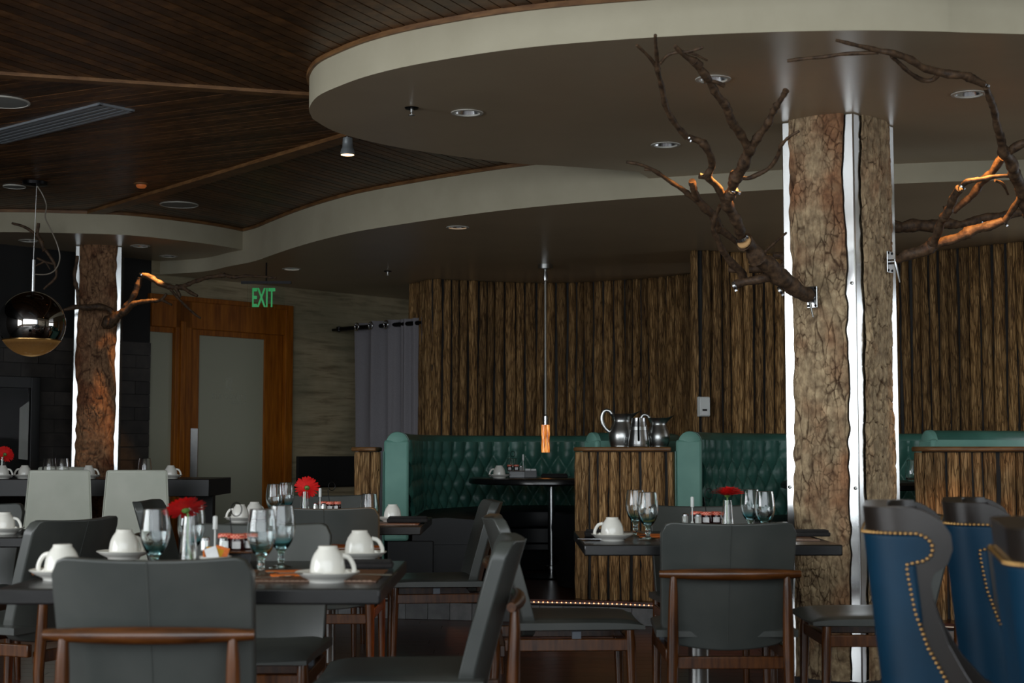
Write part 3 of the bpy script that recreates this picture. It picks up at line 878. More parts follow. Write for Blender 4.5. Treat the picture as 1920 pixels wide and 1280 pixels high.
branch_thing('large forked branch bolted to the main column by a lever bracket, reaching over the booths', (1515, 556), d_a, [
    [(1516, 557, 13, 0.03), (1480, 532, 16), (1450, 506, 16), (1420, 480, 15), (1396, 454, 14)],
    [(1392, 448, 9, 0.03), (1381, 415, 10), (1370, 393, 11), (1362, 374, 11), (1374, 356, 10)],
    [(1374, 352, 9), (1384, 325, 11), (1398, 298, 11), (1408, 280, 11), (1398, 268, 9), (1380, 240, 8), (1360, 200, 8), (1341, 170, 7), (1318, 136, 8), (1302, 116, 7), (1285, 105, 5), (1265, 86, 4)],
    [(1300, 114, 8), (1313, 122, 8)], [(1319, 152, 4), (1338, 152, 4), (1358, 161, 4)],
    [(1406, 284, 8), (1422, 258, 8), (1440, 228, 7), (1456, 200, 6), (1473, 170, 5)],
    [(1388, 332, 5), (1402, 334, 4.5), (1416, 330, 4.5), (1440, 316, 4), (1460, 290, 4), (1465, 272, 3.5), (1480, 256, 3), (1498, 246, 2.4)],
    [(1362, 382, 8), (1347, 352, 7), (1326, 330, 7), (1335, 312, 7), (1333, 292, 7), (1318, 270, 7), (1292, 258, 6)],
    [(1325, 332, 5), (1312, 330, 6)],
    [(1288, 258, 6), (1266, 232, 5.5), (1247, 195, 5.5), (1238, 150, 5), (1232, 122, 4.5), (1229, 66, 3)],
    [(1230, 124, 4), (1216, 106, 3.2), (1194, 84, 2.8)], [(1238, 118, 3.4), (1252, 104, 3), (1270, 98, 3), (1290, 97, 3), (1318, 88, 2.4)], [(1290, 98, 2.6), (1308, 104, 2.4), (1326, 113, 2)],
    [(1352, 432, 8, .2), (1337, 404, 8, .2), (1319, 387, 8, .2), (1306, 368, 7, .2), (1296, 339, 6, .2)],
    [(1317, 385, 6, .2), (1282, 357, 4.5, .2), (1243, 331, 4, .2), (1220, 316, 3.5, .2), (1200, 308, 3, .2), (1174, 304, 3, .2)],
    [(1222, 318, 3, .2), (1208, 317, 3, .2)],
    [(1482, 538, 10, .06), (1440, 520, 9, .06), (1402, 528, 8, .06), (1380, 534, 8, .06)],
    [(1395, 524, 8, .1), (1386, 506, 8, .1), (1372, 492, 7, .1), (1354, 468, 6, .1), (1344, 447, 5.5, .1), (1338, 430, 5, .1), (1340, 408, 5, .1), (1350, 386, 4, .1)],
    [(1388, 508, 5, .1), (1366, 506, 5, .1)], [(1430, 500, 9, .15), (1405, 504, 9, .15)],
    [(1350, 430, 6, .12), (1370, 445, 6, .12), (1385, 455, 6, .12)], [(1428, 478, 3, .15), (1450, 458, 2.6, .15), (1474, 436, 2, .15)]],
    clamps=[(1378, 357, 9, (0.4, 0.5, 0)), (1390, 448, 10, (0.4, -0.4, 0)), (1291, 259, 6, (0, 1, 0)), (1377, 536, 8, (0.3, 1.2, 0)), (1463, 545, 8, (0.3, 1.0, 0))],
    cuts=[(1395, 453, 13.5, -0.01, 1420, 480), (1374, 356, 9.5, 0.0, 1362, 374)], bracket=((1523, 557), lz, 7.085))
d_b = lambda x, y: 7.10 - max(0, 490 - y) / 415 * 1.42
branch_thing('second bracketed branch on the main column, arching up past the frame edge under the soffit', (1690, 486), d_b, [
    [(1684, 488, 7, .03), (1705, 478, 11), (1735, 466, 11), (1775, 452, 9), (1810, 438, 10), (1850, 424, 9), (1880, 414, 8)],
    [(1743, 466, 8), (1757, 436, 8), (1775, 398, 8), (1792, 366, 8), (1800, 352, 8)],
    [(1806, 347, 5), (1815, 340, 5), (1840, 335, 4.5), (1870, 331, 4), (1898, 329, 3.5)],
    [(1884, 412, 7), (1898, 396, 6), (1912, 370, 7), (1925, 345, 8)],
    [(1932, 400, 14), (1918, 365, 12), (1902, 322, 11), (1886, 288, 11), (1876, 262, 8), (1868, 225, 7), (1860, 195, 7), (1849, 162, 6)],
    [(1845, 157, 7), (1822, 148, 8), (1800, 140, 8), (1765, 137, 8), (1735, 128, 7), (1705, 112, 7), (1672, 98, 6), (1645, 95, 5), (1605, 84, 4), (1568, 76, 3.4)],
    [(1646, 97, 4.5), (1620, 99, 4), (1570, 103, 3.6), (1520, 109, 3.4), (1476, 114, 3)],
    [(1760, 138, 5), (1748, 149, 4.5), (1730, 150, 4.5), (1708, 138, 4), (1690, 122, 4), (1672, 106, 3.6)],
    [(1886, 290, 9), (1905, 277, 8), (1930, 262, 8)], [(1880, 296, 8, .25), (1852, 330, 8, .25), (1825, 362, 7, .25), (1790, 396, 6, .25)],
    [(1866, 338, 3), (1880, 345, 3), (1890, 364, 2)]],
    clamps=[(1803, 350, 6, (0.3, 0.6, 0)), (1884, 416, 7, (0.3, 1.0, 0)), (1847, 158, 7, (0.4, 0.4, 0))],
    bracket=((1668, 491), rzR, 7.175))
d_c = lambda x, y: 7.55
branch_thing('thick mossy branch running out behind the main column towards the frame edge', (1690, 424), d_c, [
    [(1672, 424, 11), (1720, 424, 12), (1765, 420, 11), (1800, 420, 8), (1850, 408, 8), (1895, 402, 8), (1940, 392, 8)], [(1770, 420, 6), (1778, 400, 6), (1772, 385, 4)], [(1690, 430, 5), (1660, 428, 6)]],
    clamps=[(1838, 412, 5, (0, 1, 0))])
branch_thing('dim bare branch hidden behind the main column, its thin end over the log wall', (1500, 478), lambda x, y: 7.55, [
    [(1500, 505, 8), (1470, 482, 8), (1448, 478, 6)], [(1480, 490, 7), (1462, 500, 6)]])
d_d = lambda x, y: 11.55 - abs(x - 205) / 300 * 0.5
branch_thing('orange-lit branch on the far column, its long thin tip over the door', (205, 600), d_d, [
    [(192, 602, 10), (205, 603, 12), (220, 594, 9), (238, 578, 7), (262, 566, 4.5), (290, 564, 3.6), (303, 562, 3)],
    [(303, 562, 3), (312, 550, 2.4)], [(302, 562, 2.6), (322, 571, 2)],
    [(232, 582, 6), (246, 560, 5), (256, 545, 6), (262, 520, 5)],
    [(268, 515, 5), (285, 522, 5.5), (308, 535, 5.5), (325, 538, 4.5), (345, 541, 4), (370, 555, 3)],
    [(330, 537, 4), (352, 534, 4), (368, 526, 4), (392, 520, 4), (415, 516, 4), (440, 519, 3.4), (470, 517, 2.6), (518, 521, 2)],
    [(318, 540, 3), (340, 565, 2.5), (362, 586, 2.4), (376, 596, 2)], [(330, 540, 4), (336, 552, 3), (338, 558, 2)],
    [(212, 592, 4), (205, 580, 5), (190, 575, 6), (168, 576, 6), (148, 575, 5), (120, 581, 3)], [(148, 574, 4), (146, 550, 3.6), (140, 520, 3.4), (145, 480, 3)]],
    clamps=[(266, 515, 5, (0, 0.6, 0))])
branch_thing('small leafless twigs rising behind the globe lamp cord', (70, 455), lambda x, y: 10.78, [
    [(84, 470, 4), (76, 450, 3.4), (70, 438, 3), (72, 418, 3)], [(80, 455, 3), (60, 434, 2.6), (42, 424, 2.6), (22, 418, 2)],
    [(103, 495, 2.4), (84, 490, 2.4), (70, 484, 2.2)], [(84, 490, 2), (62, 500, 1.6)], [(84, 490, 1.6), (94, 505, 1.2)], [(84, 468, 3), (95, 482, 3), (103, 496, 2.6)], [(103, 495, 2.4), (104, 520, 2.4), (82, 542, 2)]])

# ================================================================== BOOTHS
def booth(label, path, base, wleft_label=None, btn=True):
    t = thing('booth_bench', label, 'bench', (base[0], base[1], PZ))
    P, L = resample([tuple(p) for p in crom(path, 12)], 0.011)
    P = np.array(P); n = len(P)
    T = np.gradient(P, axis=0); T /= np.linalg.norm(T, axis=1)[:, None]
    IN = np.stack([T[:, 1], -T[:, 0]], 1)          # interior is to the right of travel
    s = np.linspace(0, L, n)
    ox, oy = base
    def P3(i, off, z):
        return (P[i][0] + IN[i][0] * off - ox, P[i][1] + IN[i][1] * off - oy, z - PZ)
    # tufted face
    wD, hD, zt = 0.138, 0.226, 1.062
    zs = np.linspace(0.60, 1.175, 54)
    Sg, Zg = np.meshgrid(s, zs)
    u = Sg / wD; v = (Zg - zt) / hD
    pp, qq = u + v, u - v
    dia = (np.abs(np.sin(PI * pp)) * np.abs(np.sin(PI * qq))) ** 0.42
    pleat = np.abs(np.sin(PI * u)) ** 0.5
    k = np.clip((Zg - zt) / 0.05, 0, 1)
    h = dia * (1 - k) + pleat * k
    wr = fbm(Sg * 16, Zg * 16, 5) - 0.5
    off = 0.046 * h + 0.012 * wr * h - 0.014 + 0.02 * np.clip((0.95 - Zg) / 0.3, 0, 1)
    X = P[:, 0][None] + IN[:, 0][None] * off - ox; Y = P[:, 1][None] + IN[:, 1][None] * off - oy
    vs = np.stack([X.ravel(), Y.ravel(), Zg.ravel() - PZ], 1)
    q = np.arange(vs.shape[0]).reshape(Sg.shape)
    f = np.stack([q[:-1, :-1].ravel(), q[:-1, 1:].ravel(), q[1:, 1:].ravel(), q[1:, :-1].ravel()], 1)
    mb = MB().add(vs.tolist(), f.tolist())
    mk('tufted_back', mb, M['green'], t, angle=0)
    st = max(1, n // 90); idx = list(range(0, n, st)) + ([n - 1] if (n - 1) % st else [])
    # top roll, outer shell
    mk('top_roll', MB().tube([P3(i, -0.055, 1.165) for i in idx], 0.062, 16), M['green'], t)
    sh = []
    for i in idx:
        sh += [P3(i, -0.155, 0.16), P3(i, -0.155, 1.17)]
    mk('outer_shell', MB().add(sh, [(2 * j, 2 * j + 1, 2 * j + 3, 2 * j + 2) for j in range(len(idx) - 1)]), M['greenlight'], t)
    # end panel (front face of the wing)
    for e in (0, n - 1):
        a = -T[0] if e == 0 else T[-1]
        ang = math.atan2(IN[e][1], IN[e][0])
        c = P[e] + IN[e] * -0.075 + a * 0.012
        mk('end_panel', MB().box((c[0] - ox, c[1] - oy, 0.845 - PZ), (0.165, 0.05, 0.66), ang), M['greenlight'], t, bev=0.018)
        c2 = P[e] + IN[e] * -0.07 + a * 0.02
        o = mk('scroll_end', MB().lathe([(0, 0.016), (0.03, 0.014), (0.058, 0.009), (0.072, 0.0), (0.075, -0.03)], 20).xf(Matrix.Rotation(math.atan2(a[1], a[0]) - PI / 2, 4, 'Z') @ Euler((-PI / 2, 0, 0)).to_matrix().to_4x4()), M['greenlight'], t)
        o.location = (c2[0] - ox, c2[1] - oy, 1.155 - PZ)
        c3 = P[e] + IN[e] * -0.158 + a * 0.03
        mk('piping', MB().tube([(c3[0] - ox, c3[1] - oy, z - PZ) for z in (0.16, 0.6, 1.1)], 0.008, 8), M['green'], t)
        c4 = P[e] + IN[e] * 0.02 + a * 0.005
        mk('plinth', MB().box((c4[0] - ox, c4[1] - oy, 0.335 - PZ), (0.3, 0.04, 0.36), ang), M['blackleather'], t, smooth=False, bev=0.006)
    prof = [(0.03, 0.49), (0.44, 0.49), (0.485, 0.51), (0.50, 0.56), (0.49, 0.62), (0.45, 0.65), (0.25, 0.665), (0.03, 0.65)]
    def loft(name, prof, m):
        vs = []; np_ = len(prof)
        for i in idx:
            vs += [P3(i, a, b) for a, b in prof]
        fs = [(i * np_ + k, i * np_ + (k + 1) % np_, (i + 1) * np_ + (k + 1) % np_, (i + 1) * np_ + k) for i in range(len(idx) - 1) for k in range(np_)]
        fs += [tuple(range(np_))[::-1], tuple((len(idx) - 1) * np_ + k for k in range(np_))]
        mk(name, MB().add(vs, fs), m, t, recalc=True)
    loft('seat_cushion', prof, M['blackleather'])
    loft('seat_base', [(0.02, 0.16), (0.40, 0.16), (0.46, 0.30), (0.40, 0.32), (0.40, 0.36), (0.46, 0.38), (0.46, 0.488), (0.02, 0.488)], M['blackleather'])
    # buttons
    bm_ = mesh_of('button', MB().lathe([(0, 0.008), (0.006, 0.0065), (0.011, 0.002), (0.0115, -0.004)], 8).xf(Euler((PI / 2, 0, 0)).to_matrix().to_4x4()), M['green'])
    for r in range(0, 5):
        z = zt - r * hD / 2
        if z < 0.68: break
        uu = 0.5 * (r % 2)
        while uu * wD < L:
            i = min(int(uu * wD / L * (n - 1)), n - 1)
            if uu * wD > 0.05:
                o = link('button', bm_, t); o.location = P3(i, -0.012, z); o.rotation_euler = (0, 0, math.atan2(IN[i][1], IN[i][0]) + PI / 2)
            uu += 1.0
    return t
ell = lambda c, rx, ry, a0, a1, n: [(c[0] + rx * math.cos(math.radians(a0 + (a1 - a0) * k / (n - 1))), c[1] + ry * math.sin(math.radians(a0 + (a1 - a0) * k / (n - 1)))) for k in range(n)]
p1 = [(-0.685, 9.86), (-0.705, 10.3)] + ell((0.22, 11.3), 0.94, 1.06, 190, -8, 10) + [(1.06, 10.72), (0.83, 10.38), (0.52, 10.20)]
booth('tufted green leather corner booth under the slim pendant, holding the round table', p1, (0.3, 11.2))
p2 = [(1.205, 9.55), (1.26, 9.85), (1.47, 10.25), (1.85, 10.65), (2.35, 10.8), (2.85, 10.76), (3.28, 10.45), (3.46, 10.0), (3.3, 9.5), (2.95, 9.2), (2.50, 9.08)]
booth('second tufted green leather booth, mostly hidden behind the main bark column', p2, (2.3, 10.0))

# ================================================================== HALF WALLS WITH LOG FACING
HLOG = [(r, log_mesh('log', 0.95, r, 61 + 5 * i, nz=44, mat='loglight')) for i, r in enumerate((0.033, 0.04, 0.029, 0.044, 0.036))]
def half_wall(label, path, cap_depth=0.30, ztop=1.105):
    b = path[0]
    t = thing('half_wall', label, 'half wall', (b[0], b[1], PZ))
    P, L = resample([tuple(p) for p in crom(path, 8)], 0.03)
    log_run([tuple(p) for p in P], PZ, ztop - 0.01, t, 1.03, HLOG, 0.95)
    vs = []; cp = []
    for i, p in enumerate(P):
        t_ = P[min(i + 1, len(P) - 1)] - P[max(i - 1, 0)]; t_ /= np.linalg.norm(t_); nn = np.array([-t_[1], t_[0]])
        vs.append((p[0] + nn[0] * 0.008, p[1] + nn[1] * 0.008)); cp.append((p[0] - nn[0] * 0.052, p[1] - nn[1] * 0.052))
    return t, P, vs, cp
def finish_half_wall(t, core, capp):
    off = lambda L: [(x - t.location.x, y - t.location.y) for x, y in L]
    mk('core', MB().prism(off(core), 0, 1.10 - PZ), M['black'], t, smooth=False)
    mk('cap', MB().prism(off(capp), 1.10 - PZ, 1.128 - PZ), M['beam'], t, bev=0.009, angle=0.9)
t, P, vs, cp = half_wall('log-faced half wall with a wooden cap carrying the metal pitchers', [(0.475, 9.93), (0.455, 9.8), (0.49, 9.735), (0.56, 9.715), (0.75, 9.68), (1.03, 9.63)])
finish_half_wall(t, vs + [(1.04, 9.9), (0.56, 9.94)], cp + [(1.03, 9.96), (0.55, 9.99)])
t, P, vs, cp = half_wall('log-faced half wall with a wooden cap behind the blue chairs', [(2.40, 8.8), (2.385, 8.68), (2.43, 8.60), (2.52, 8.57), (3.0, 8.50), (3.6, 8.40), (4.2, 8.3)])
finish_half_wall(t, vs + [(4.2, 8.5), (2.5, 8.75)], cp + [(4.2, 8.6), (2.55, 8.8)])
t, P, vs, cp = half_wall('narrow log-faced half wall end between the curtain and the green booth', [(-1.03, 9.98), (-0.96, 9.90), (-0.885, 9.88)])
finish_half_wall(t, vs + [(-0.885, 10.02), (-0.98, 10.05)], cp + [(-0.875, 10.1), (-1.0, 10.12)])
# ================================================================== CURTAIN, SIGN, WALL CONTROLS
r0 = at(636, 617, 14.0); r1 = at(812, 603, 13.12); rd = (r1 - r0)
rod = thing('curtain_rod', 'black rod holding the grey eyelet curtain near the log wall', 'rod', r0)
mk('rod', MB().tube([(0, 0, 0), rd * 1.02], 0.021, 12).lathe([(0, -0.03), (0.028, -0.02), (0.028, 0.02), (0, 0.03)], 12), M['darkmetal'], rod)
mk('rod_bracket', MB().tube([rd * 0.03, rd * 0.03 + Vector((-0.1, 0.12, 0))], 0.012, 8), M['darkmetal'], rod)
ct = thing('curtain', 'grey eyelet curtain hanging in folds between the plaster wall and the log wall', 'curtain', (r0.x, r0.y, 0))
rl = rd.length; rdn = rd.normalized(); rn = Vector((-rdn.y, rdn.x, 0))
ca, cb = 0.17 * rl, 0.985 * rl
def cf(u, v):
    z = 0.03 + v * (r0.z + 0.045 - 0.03)
    s = ca + (cb - ca) * (u ** 0.8) 
    ph = u ** 1.35 * 2 * PI * 5.5
    dr_ = (1 - v)
    spread = 1 + 0.05 * dr_
    a = 0.055 * (0.55 + 0.45 * math.sin(u * 5 + 1)) * (1 - 0.25 * dr_) + 0.012
    y = a * math.sin(ph + dr_ * 0.5) + 0.012 * math.sin(ph * 2.3 + dr_ * 3)
    p = rdn * (ca + (s - ca) * spread) + rn * (y)
    return (p.x, p.y, z + rdn.z * s * v)
mk('cloth', MB().grid(cf, 150, 24), M['curtain'], ct, angle=0)
for u in (0.115, 0.30, 0.50):
    s = ca + (cb - ca) * u
    o = mk('eyelet', MB().tube([(0.034 * math.cos(a), 0, 0.034 * math.sin(a)) for a in [2 * PI * k / 20 for k in range(20)]], 0.0075, 8, closed=True), M['chrome'], ct)
    p = rdn * s - rn * 0.075; o.location = (p.x, p.y, r0.z + rdn.z * s); o.rotation_euler = (0, 0, math.atan2(rdn.y, rdn.x) - 0.2)
ex = at(494, 557, 11.9)
es = thing('exit_sign', 'green EXIT sign on a clear hanging plate above the wooden door', 'sign', ex)
g = N('exit_green'); g.set(Base_Color=S(0, 120, 52), Roughness=0.4, Emission_Color=(0.0, 0.45, 0.10, 1), Emission_Strength=0.3)
hE = 0.152
o = text('lettering', 'EXIT', hE * 1.40, g.m, es, (0, -0.004, -hE / 2), RX, 0.43, 0.002, 0.004)
mk('acrylic_plate', MB().box((0.02, 0.006, 0.014), (0.30, 0.006, 0.185)), mat_glass('acrylic', (0.93, 0.97, 0.95, 1), 0.0, 1.06), es, smooth=False)
mk('mount_bar', MB().box((0.02, 0.005, 0.118), (0.40, 0.03, 0.022)), M['darkmetal'], es, smooth=False)
mk('hanger', MB().tube([(0.02, 0.005, 0.12), (0.02, 0.005, Z2 - ex.z)], 0.006, 8), M['darkmetal'], es)
tp = at(1320.5, 762, 11.07)
th_ = thing('thermostat', 'white wall control unit with a small display on the log wall', 'control unit', tp, 0.25)
mk('case', MB().box((0, 0, 0), (0.084, 0.03, 0.138)), M['white'], th_, bev=0.006)
mk('display', MB().box((-0.002, -0.0155, -0.026), (0.036, 0.003, 0.014)), M['blackplastic'], th_, smooth=False)
mk('button_panel', MB().box((-0.002, -0.0155, -0.048), (0.05, 0.002, 0.016)), M['paper'], th_, smooth=False)
mk('back_plate', MB().box((0, 0.02, 0), (0.09, 0.02, 0.145)), M['white'], th_, smooth=False)
# fireplace
fp = thing('fireplace', 'black framed glass fireplace set in the dark tiled wall', 'fireplace', W0, WRZ)
f0, f1 = -1.2, U(67); fz1 = wz(50, 707)
m = MB().span((f1 - 0.08, -0.07, 0.3), (f1, 0.0, fz1)).span((f0, -0.07, fz1 - 0.09), (f1 - 0.08, 0, fz1)).span((f0, -0.07, 0.3), (f0 + 0.1, 0, fz1 - 0.09)).span((f0 + 0.1, -0.07, 0.3), (f1 - 0.08, 0, 0.55))
M['sideplate'] = mat_simple('dull_plate', S(150, 150, 145), 0.6)
mk('frame', m, M['blackplastic'], fp, smooth=False, bev=0.004)
mk('firebox', MB().span((f0 + 0.1, -0.02, 0.55), (f1 - 0.08, 0.0, fz1 - 0.09)), M['black'], fp, smooth=False)
mk('side_plate', MB().add([(f1 - 0.15, -0.02, wz(40, 860)), (f1 - 0.09, -0.055, wz(44, 862)), (f1 - 0.09, -0.055, wz(44, 752)), (f1 - 0.15, -0.02, wz(40, 765))], [(0, 1, 2, 3)]), M['sideplate'], fp, smooth=False)
mk('glass_front', MB().span((f0 + 0.1, -0.06, 0.55), (f1 - 0.08, -0.056, fz1 - 0.09)), M['fireglass'], fp, smooth=False)

# ================================================================== CEILING FITTINGS
warm = mat_emit('warm_lamp', (1.0, 0.55, 0.22, 1), 7.0)
cool = mat_emit('white_lamp', (1.0, 0.93, 0.85, 1), 4.0)
dim = mat_simple('lamp_off', S(190, 190, 185), 0.25)
ceilpaint = mat_simple('white_trim_ring', S(190, 188, 178), 0.5)
def downlight(p, label, lit=None):
    t = thing('downlight', label, 'ceiling light', p, 0, 'recessed downlights in the soffits')
    mk('trim_ring', MB().lathe([(RL + 0.002, 0.0), (RL + 0.012, -0.001), (RL + 0.011, -0.004), (RL - 0.004, -0.005), (RL - 0.006, 0.003)], 32), ceilpaint, t)
    mk('reflector', MB().lathe([(RL - 0.005, 0.0), (RL - 0.012, 0.02), (0.04, 0.062), (0.03, 0.075)], 32), M['chrome'], t, recalc=True)
    mk('lamp', MB().lathe([(0.031, 0.074), (0.031, 0.068), (0.02, 0.062), (0, 0.060)], 20), lit or dim, t)
names = {'U': ['unlit downlight in the upper soffit nearest the sprinkler', 'unlit downlight in the upper soffit behind the knobbed branch tip', 'unlit downlight in the upper soffit beside the clamped branch elbow', 'unlit downlight in the upper soffit close to the bowed twig of the forked branch'],
         'S2': ['warm lit downlight in the lower soffit before the pendant', 'bright downlight in the lower soffit above the exit sign and curtain'],
         'S3': ['downlight in the far soffit closest to the valley of the fascias', 'faintly lit downlight in the far soffit over the lit orange branch', 'downlight in the far soffit behind the globe lamp cable']}
for k, L in DL.items():
    for i, p in enumerate(L):
        downlight(p, names[k][i], (warm if i == 0 else cool) if k == 'S2' else None)
def sprinkler(p, label):
    t = thing('sprinkler', label, 'sprinkler', p)
    mk('escutcheon', MB().lathe([(0.034, 0.0), (0.03, -0.006), (0.012, -0.008)], 18), M['darkmetal'], t)
    mk('head', MB().lathe([(0.008, -0.004), (0.008, -0.022), (0.004, -0.024), (0.004, -0.034), (0.015, -0.035), (0.015, -0.037), (0, -0.037)], 12), M['brushed'], t)
sprinkler(onz(772, 202, Z1), 'small sprinkler head in the upper soffit beside the first downlight')
sprinkler(onz(727, 508, Z2), 'tiny dark sprinkler head in the lower soffit above the curtain')
spk = mat_noise('speaker_grille', S(140, 142, 138), S(120, 122, 118), ns=300, rough=0.7, bump=0.3, bd=0.001)
def speaker(p, r, label):
    t = thing('ceiling_speaker', label, 'speaker', p)
    mk('rim', MB().lathe([(r, 0.0), (r, -0.007), (r * 0.93, -0.008), (r * 0.92, -0.004)], 32), ceilpaint, t)
    mk('grille', MB().lathe([(r * 0.925, -0.005), (r * 0.5, -0.0075), (0, -0.008)], 32), spk, t)
speaker(onz(4, 190, ZW), 0.138, 'round ceiling speaker beside the slotted air vent')
speaker(onz(336, 383, ZW), 0.14, 'round ceiling speaker between the timber beam and the far fascia')
speaker(onz(27, 349, ZW), 0.076, 'small round ceiling disc beside the globe lamp canopy')
va, vb, vc = onz(182, 193, ZW), onz(258, 204, ZW), onz(8, 266, ZW)
vd = (vc - vb); vl = vd.length; vang = math.atan2(vd.y, vd.x)
vw = abs((va - vb).dot(Vector((-math.sin(vang), math.cos(vang), 0))))
vcen = vb + vd * 0.5 + (va - vb) * 0.5
vt = thing('air_vent', 'long slotted aluminium air vent in the timber ceiling', 'vent', vcen, vang)
hl, hw_ = vl / 2, vw / 2
alu = mat_simple('anodised_aluminium', S(150, 156, 162), 0.4, 0.4)
mk('frame', MB().span((-hl, -hw_, -0.012), (hl, -hw_ + 0.02, 0.0)).span((-hl, hw_ - 0.02, -0.012), (hl, hw_, 0.0)).span((-hl, -hw_, -0.012), (-hl + 0.02, hw_, 0)).span((hl - 0.02, -hw_, -0.012), (hl, hw_, 0)), alu, vt, smooth=False)
mk('duct', MB().span((-hl + 0.01, -hw_ + 0.01, -0.001), (hl - 0.01, hw_ - 0.01, 0.0)), M['black'], vt, smooth=False)
for k in range(4):
    y = -hw_ + 0.02 + (2 * hw_ - 0.04) * (k + 0.5) / 4
    o = mk('louvre', MB().box((0, 0, -0.007), (2 * hl - 0.04, (2 * hw_ - 0.04) / 4 * 0.55, 0.009)), alu, vt, smooth=False); o.location = (0, y, 0)
# spot lamp under the beam
sp = onz(652, 250, ZW); sp.z = ZW - 0.022
st_ = thing('spot_lamp', 'small lit silver spot lamp hanging by the tip of the upper soffit', 'spotlight', sp)
hz = at(652, 291, sp.y).z - sp.z
mk('stem', MB().tube([(0, 0, 0), (0, 0, hz * 0.45)], 0.012, 10), M['brushed'], st_)
mk('housing', MB().lathe([(0, hz * 0.05), (0.027, hz * 0.05), (0.029, hz * 0.3), (0.0285, hz * 0.32), (0.031, hz * 0.6), (0.0345, hz * 0.64), (0.038, hz * 0.74), (0.0385, hz * 0.8), (0.040, hz * 0.82), (0.040, hz * 0.98), (0.036, hz * 0.98)], 24), mat_simple('silver_lamp_body', S(130, 136, 138), 0.4, 0.3), st_)
mk('lamp_face', MB().lathe([(0.037, hz * 0.985), (0.025, hz * 1.0), (0, hz * 1.005)], 24), warm, st_)
ey = onz(265, 344, ZW)
e_ = thing('eyeball_lamp', 'small copper glowing eyeball lamp in the timber ceiling near the beam', 'ceiling light', ey)
mk('trim_ring', MB().lathe([(0.05, 0), (0.05, -0.006), (0.035, -0.01)], 20), M['beam'], e_)
mk('eyeball', MB().lathe([(0.034, -0.004), (0.034, -0.02), (0.024, -0.03), (0, -0.032)], 16), mat_emit('ember', (1, 0.25, 0.05, 1), 0.15, S(120, 70, 40)), e_)

# ================================================================== PENDANTS
gp = onz(65, 341, ZW); gy = gp.y
gc = at(60, 607, gy); GR = 61.5 / FPX * gy
gt = thing('globe_pendant', 'mirrored glass globe pendant with an amber lit lower bowl', 'pendant lamp', gc)
mk('canopy', MB().lathe([(0, ZW - gc.z), (0.085, ZW - gc.z), (0.08, ZW - gc.z - 0.02), (0.0, ZW - gc.z - 0.03)], 28), M['darkmetal'], gt)
mk('cable', MB().tube([(0.0, 0, GR + 0.2), (0.01, 0, ZW - gc.z - 0.02)], 0.0022, 6), M['brushed'], gt)
mk('collar', MB().lathe([(0.0, GR + 0.21), (0.013, GR + 0.21), (0.013, GR - 0.0), (0.05, GR - 0.012), (0.05, GR - 0.03)], 20), M['chrome'], gt)
cw = [(68, 346), (80, 365), (87, 385), (85, 408), (95, 430), (108, 460), (112, 485), (104, 505), (88, 514), (62, 514)]
cpts = [at(a, b, gy + 0.02 * math.sin(i)) - gc for i, (a, b) in enumerate(cw)]
mk('flex', MB().tube([tuple(p) for p in crom([tuple(c) for c in cpts], 6)], 0.0045, 8), mat_simple('clear_flex', S(120, 112, 100), 0.3), gt)
prof = [(GR * math.sin(a), GR * math.cos(a)) for a in np.linspace(0.02, 2.10, 44)]
mirror = mat_simple('smoked_mirror', (0.42, 0.40, 0.38, 1), 0.03, 1.0)
mk('mirror_shell', MB().lathe(prof, 64), mirror, gt, angle=0)
prof = [(GR * math.sin(a), GR * math.cos(a)) for a in np.linspace(2.10, PI - 0.01, 24)]
amb = N('amber_bowl')
v = amb.coords('Object'); sx = amb.n('ShaderNodeSeparateXYZ'); amb.l(v, sx.inputs[0])
mr = amb.n('ShaderNodeMapRange'); mr.inputs[1].default_value = -GR; mr.inputs[2].default_value = -0.505 * GR; amb.l(sx.outputs[2], mr.inputs[0])
nz_ = amb.noise(v, 60, 3)
amb.color(amb.ramp(nz_, [(0.3, S(50, 34, 20)), (0.7, S(70, 48, 28))]))
er = amb.ramp(mr.outputs[0], [(0.0, (1.0, 0.62, 0.25, 1)), (0.10, (0.36, 0.18, 0.05, 1)), (0.75, (0.20, 0.10, 0.03, 1)), (1.0, (0.42, 0.22, 0.06, 1))])
amb.l(er, amb.b.inputs['Emission Color']); amb.set(Emission_Strength=0.2, Roughness=0.12)
mk('amber_bowl', MB().lathe(prof, 48), amb.m, gt, angle=0)
mk('seam_ring', MB().tube([(GR * math.sin(2.1) * math.cos(2 * PI * k / 48), GR * math.sin(2.1) * math.sin(2 * PI * k / 48), GR * math.cos(2.1)) for k in range(48)], 0.004, 6, closed=True), M['brass'], gt)

pp_ = onz(1021, 496, Z2); py_ = pp_.y
pc = at(1023, 848, py_)
pt = thing('slim_pendant', 'slim pendant with an amber ribbed crystal tube hanging over the round booth table', 'pendant lamp', (pc.x, py_, pc.z))
H0 = Z2 - pc.z
mk('canopy', MB().lathe([(0, H0), (0.062, H0), (0.062, H0 - 0.035), (0.05, H0 - 0.042), (0.0, H0 - 0.042)], 24), M['brushed'], pt)
mk('swivel', MB().lathe([(0, H0 - 0.04), (0.012, H0 - 0.04), (0.022, H0 - 0.1), (0.018, H0 - 0.13), (0.0, H0 - 0.14)], 16), M['chrome'], pt)
mk('rod', MB().tube([(0, 0, H0 - 0.13), (0, 0, 0.28)], 0.0075, 10), mat_simple('white_rod', S(170, 168, 160), 0.3), pt)
mk('socket', MB().lathe([(0, 0.31), (0.006, 0.31), (0.010, 0.295), (0.022, 0.293), (0.022, 0.222), (0, 0.222)], 20), M['chrome'], pt)
n_ = 48; pr_ = []
rib = lambda k: 0.030 + 0.0032 * math.cos(k * 2 * PI / n_ * 8)
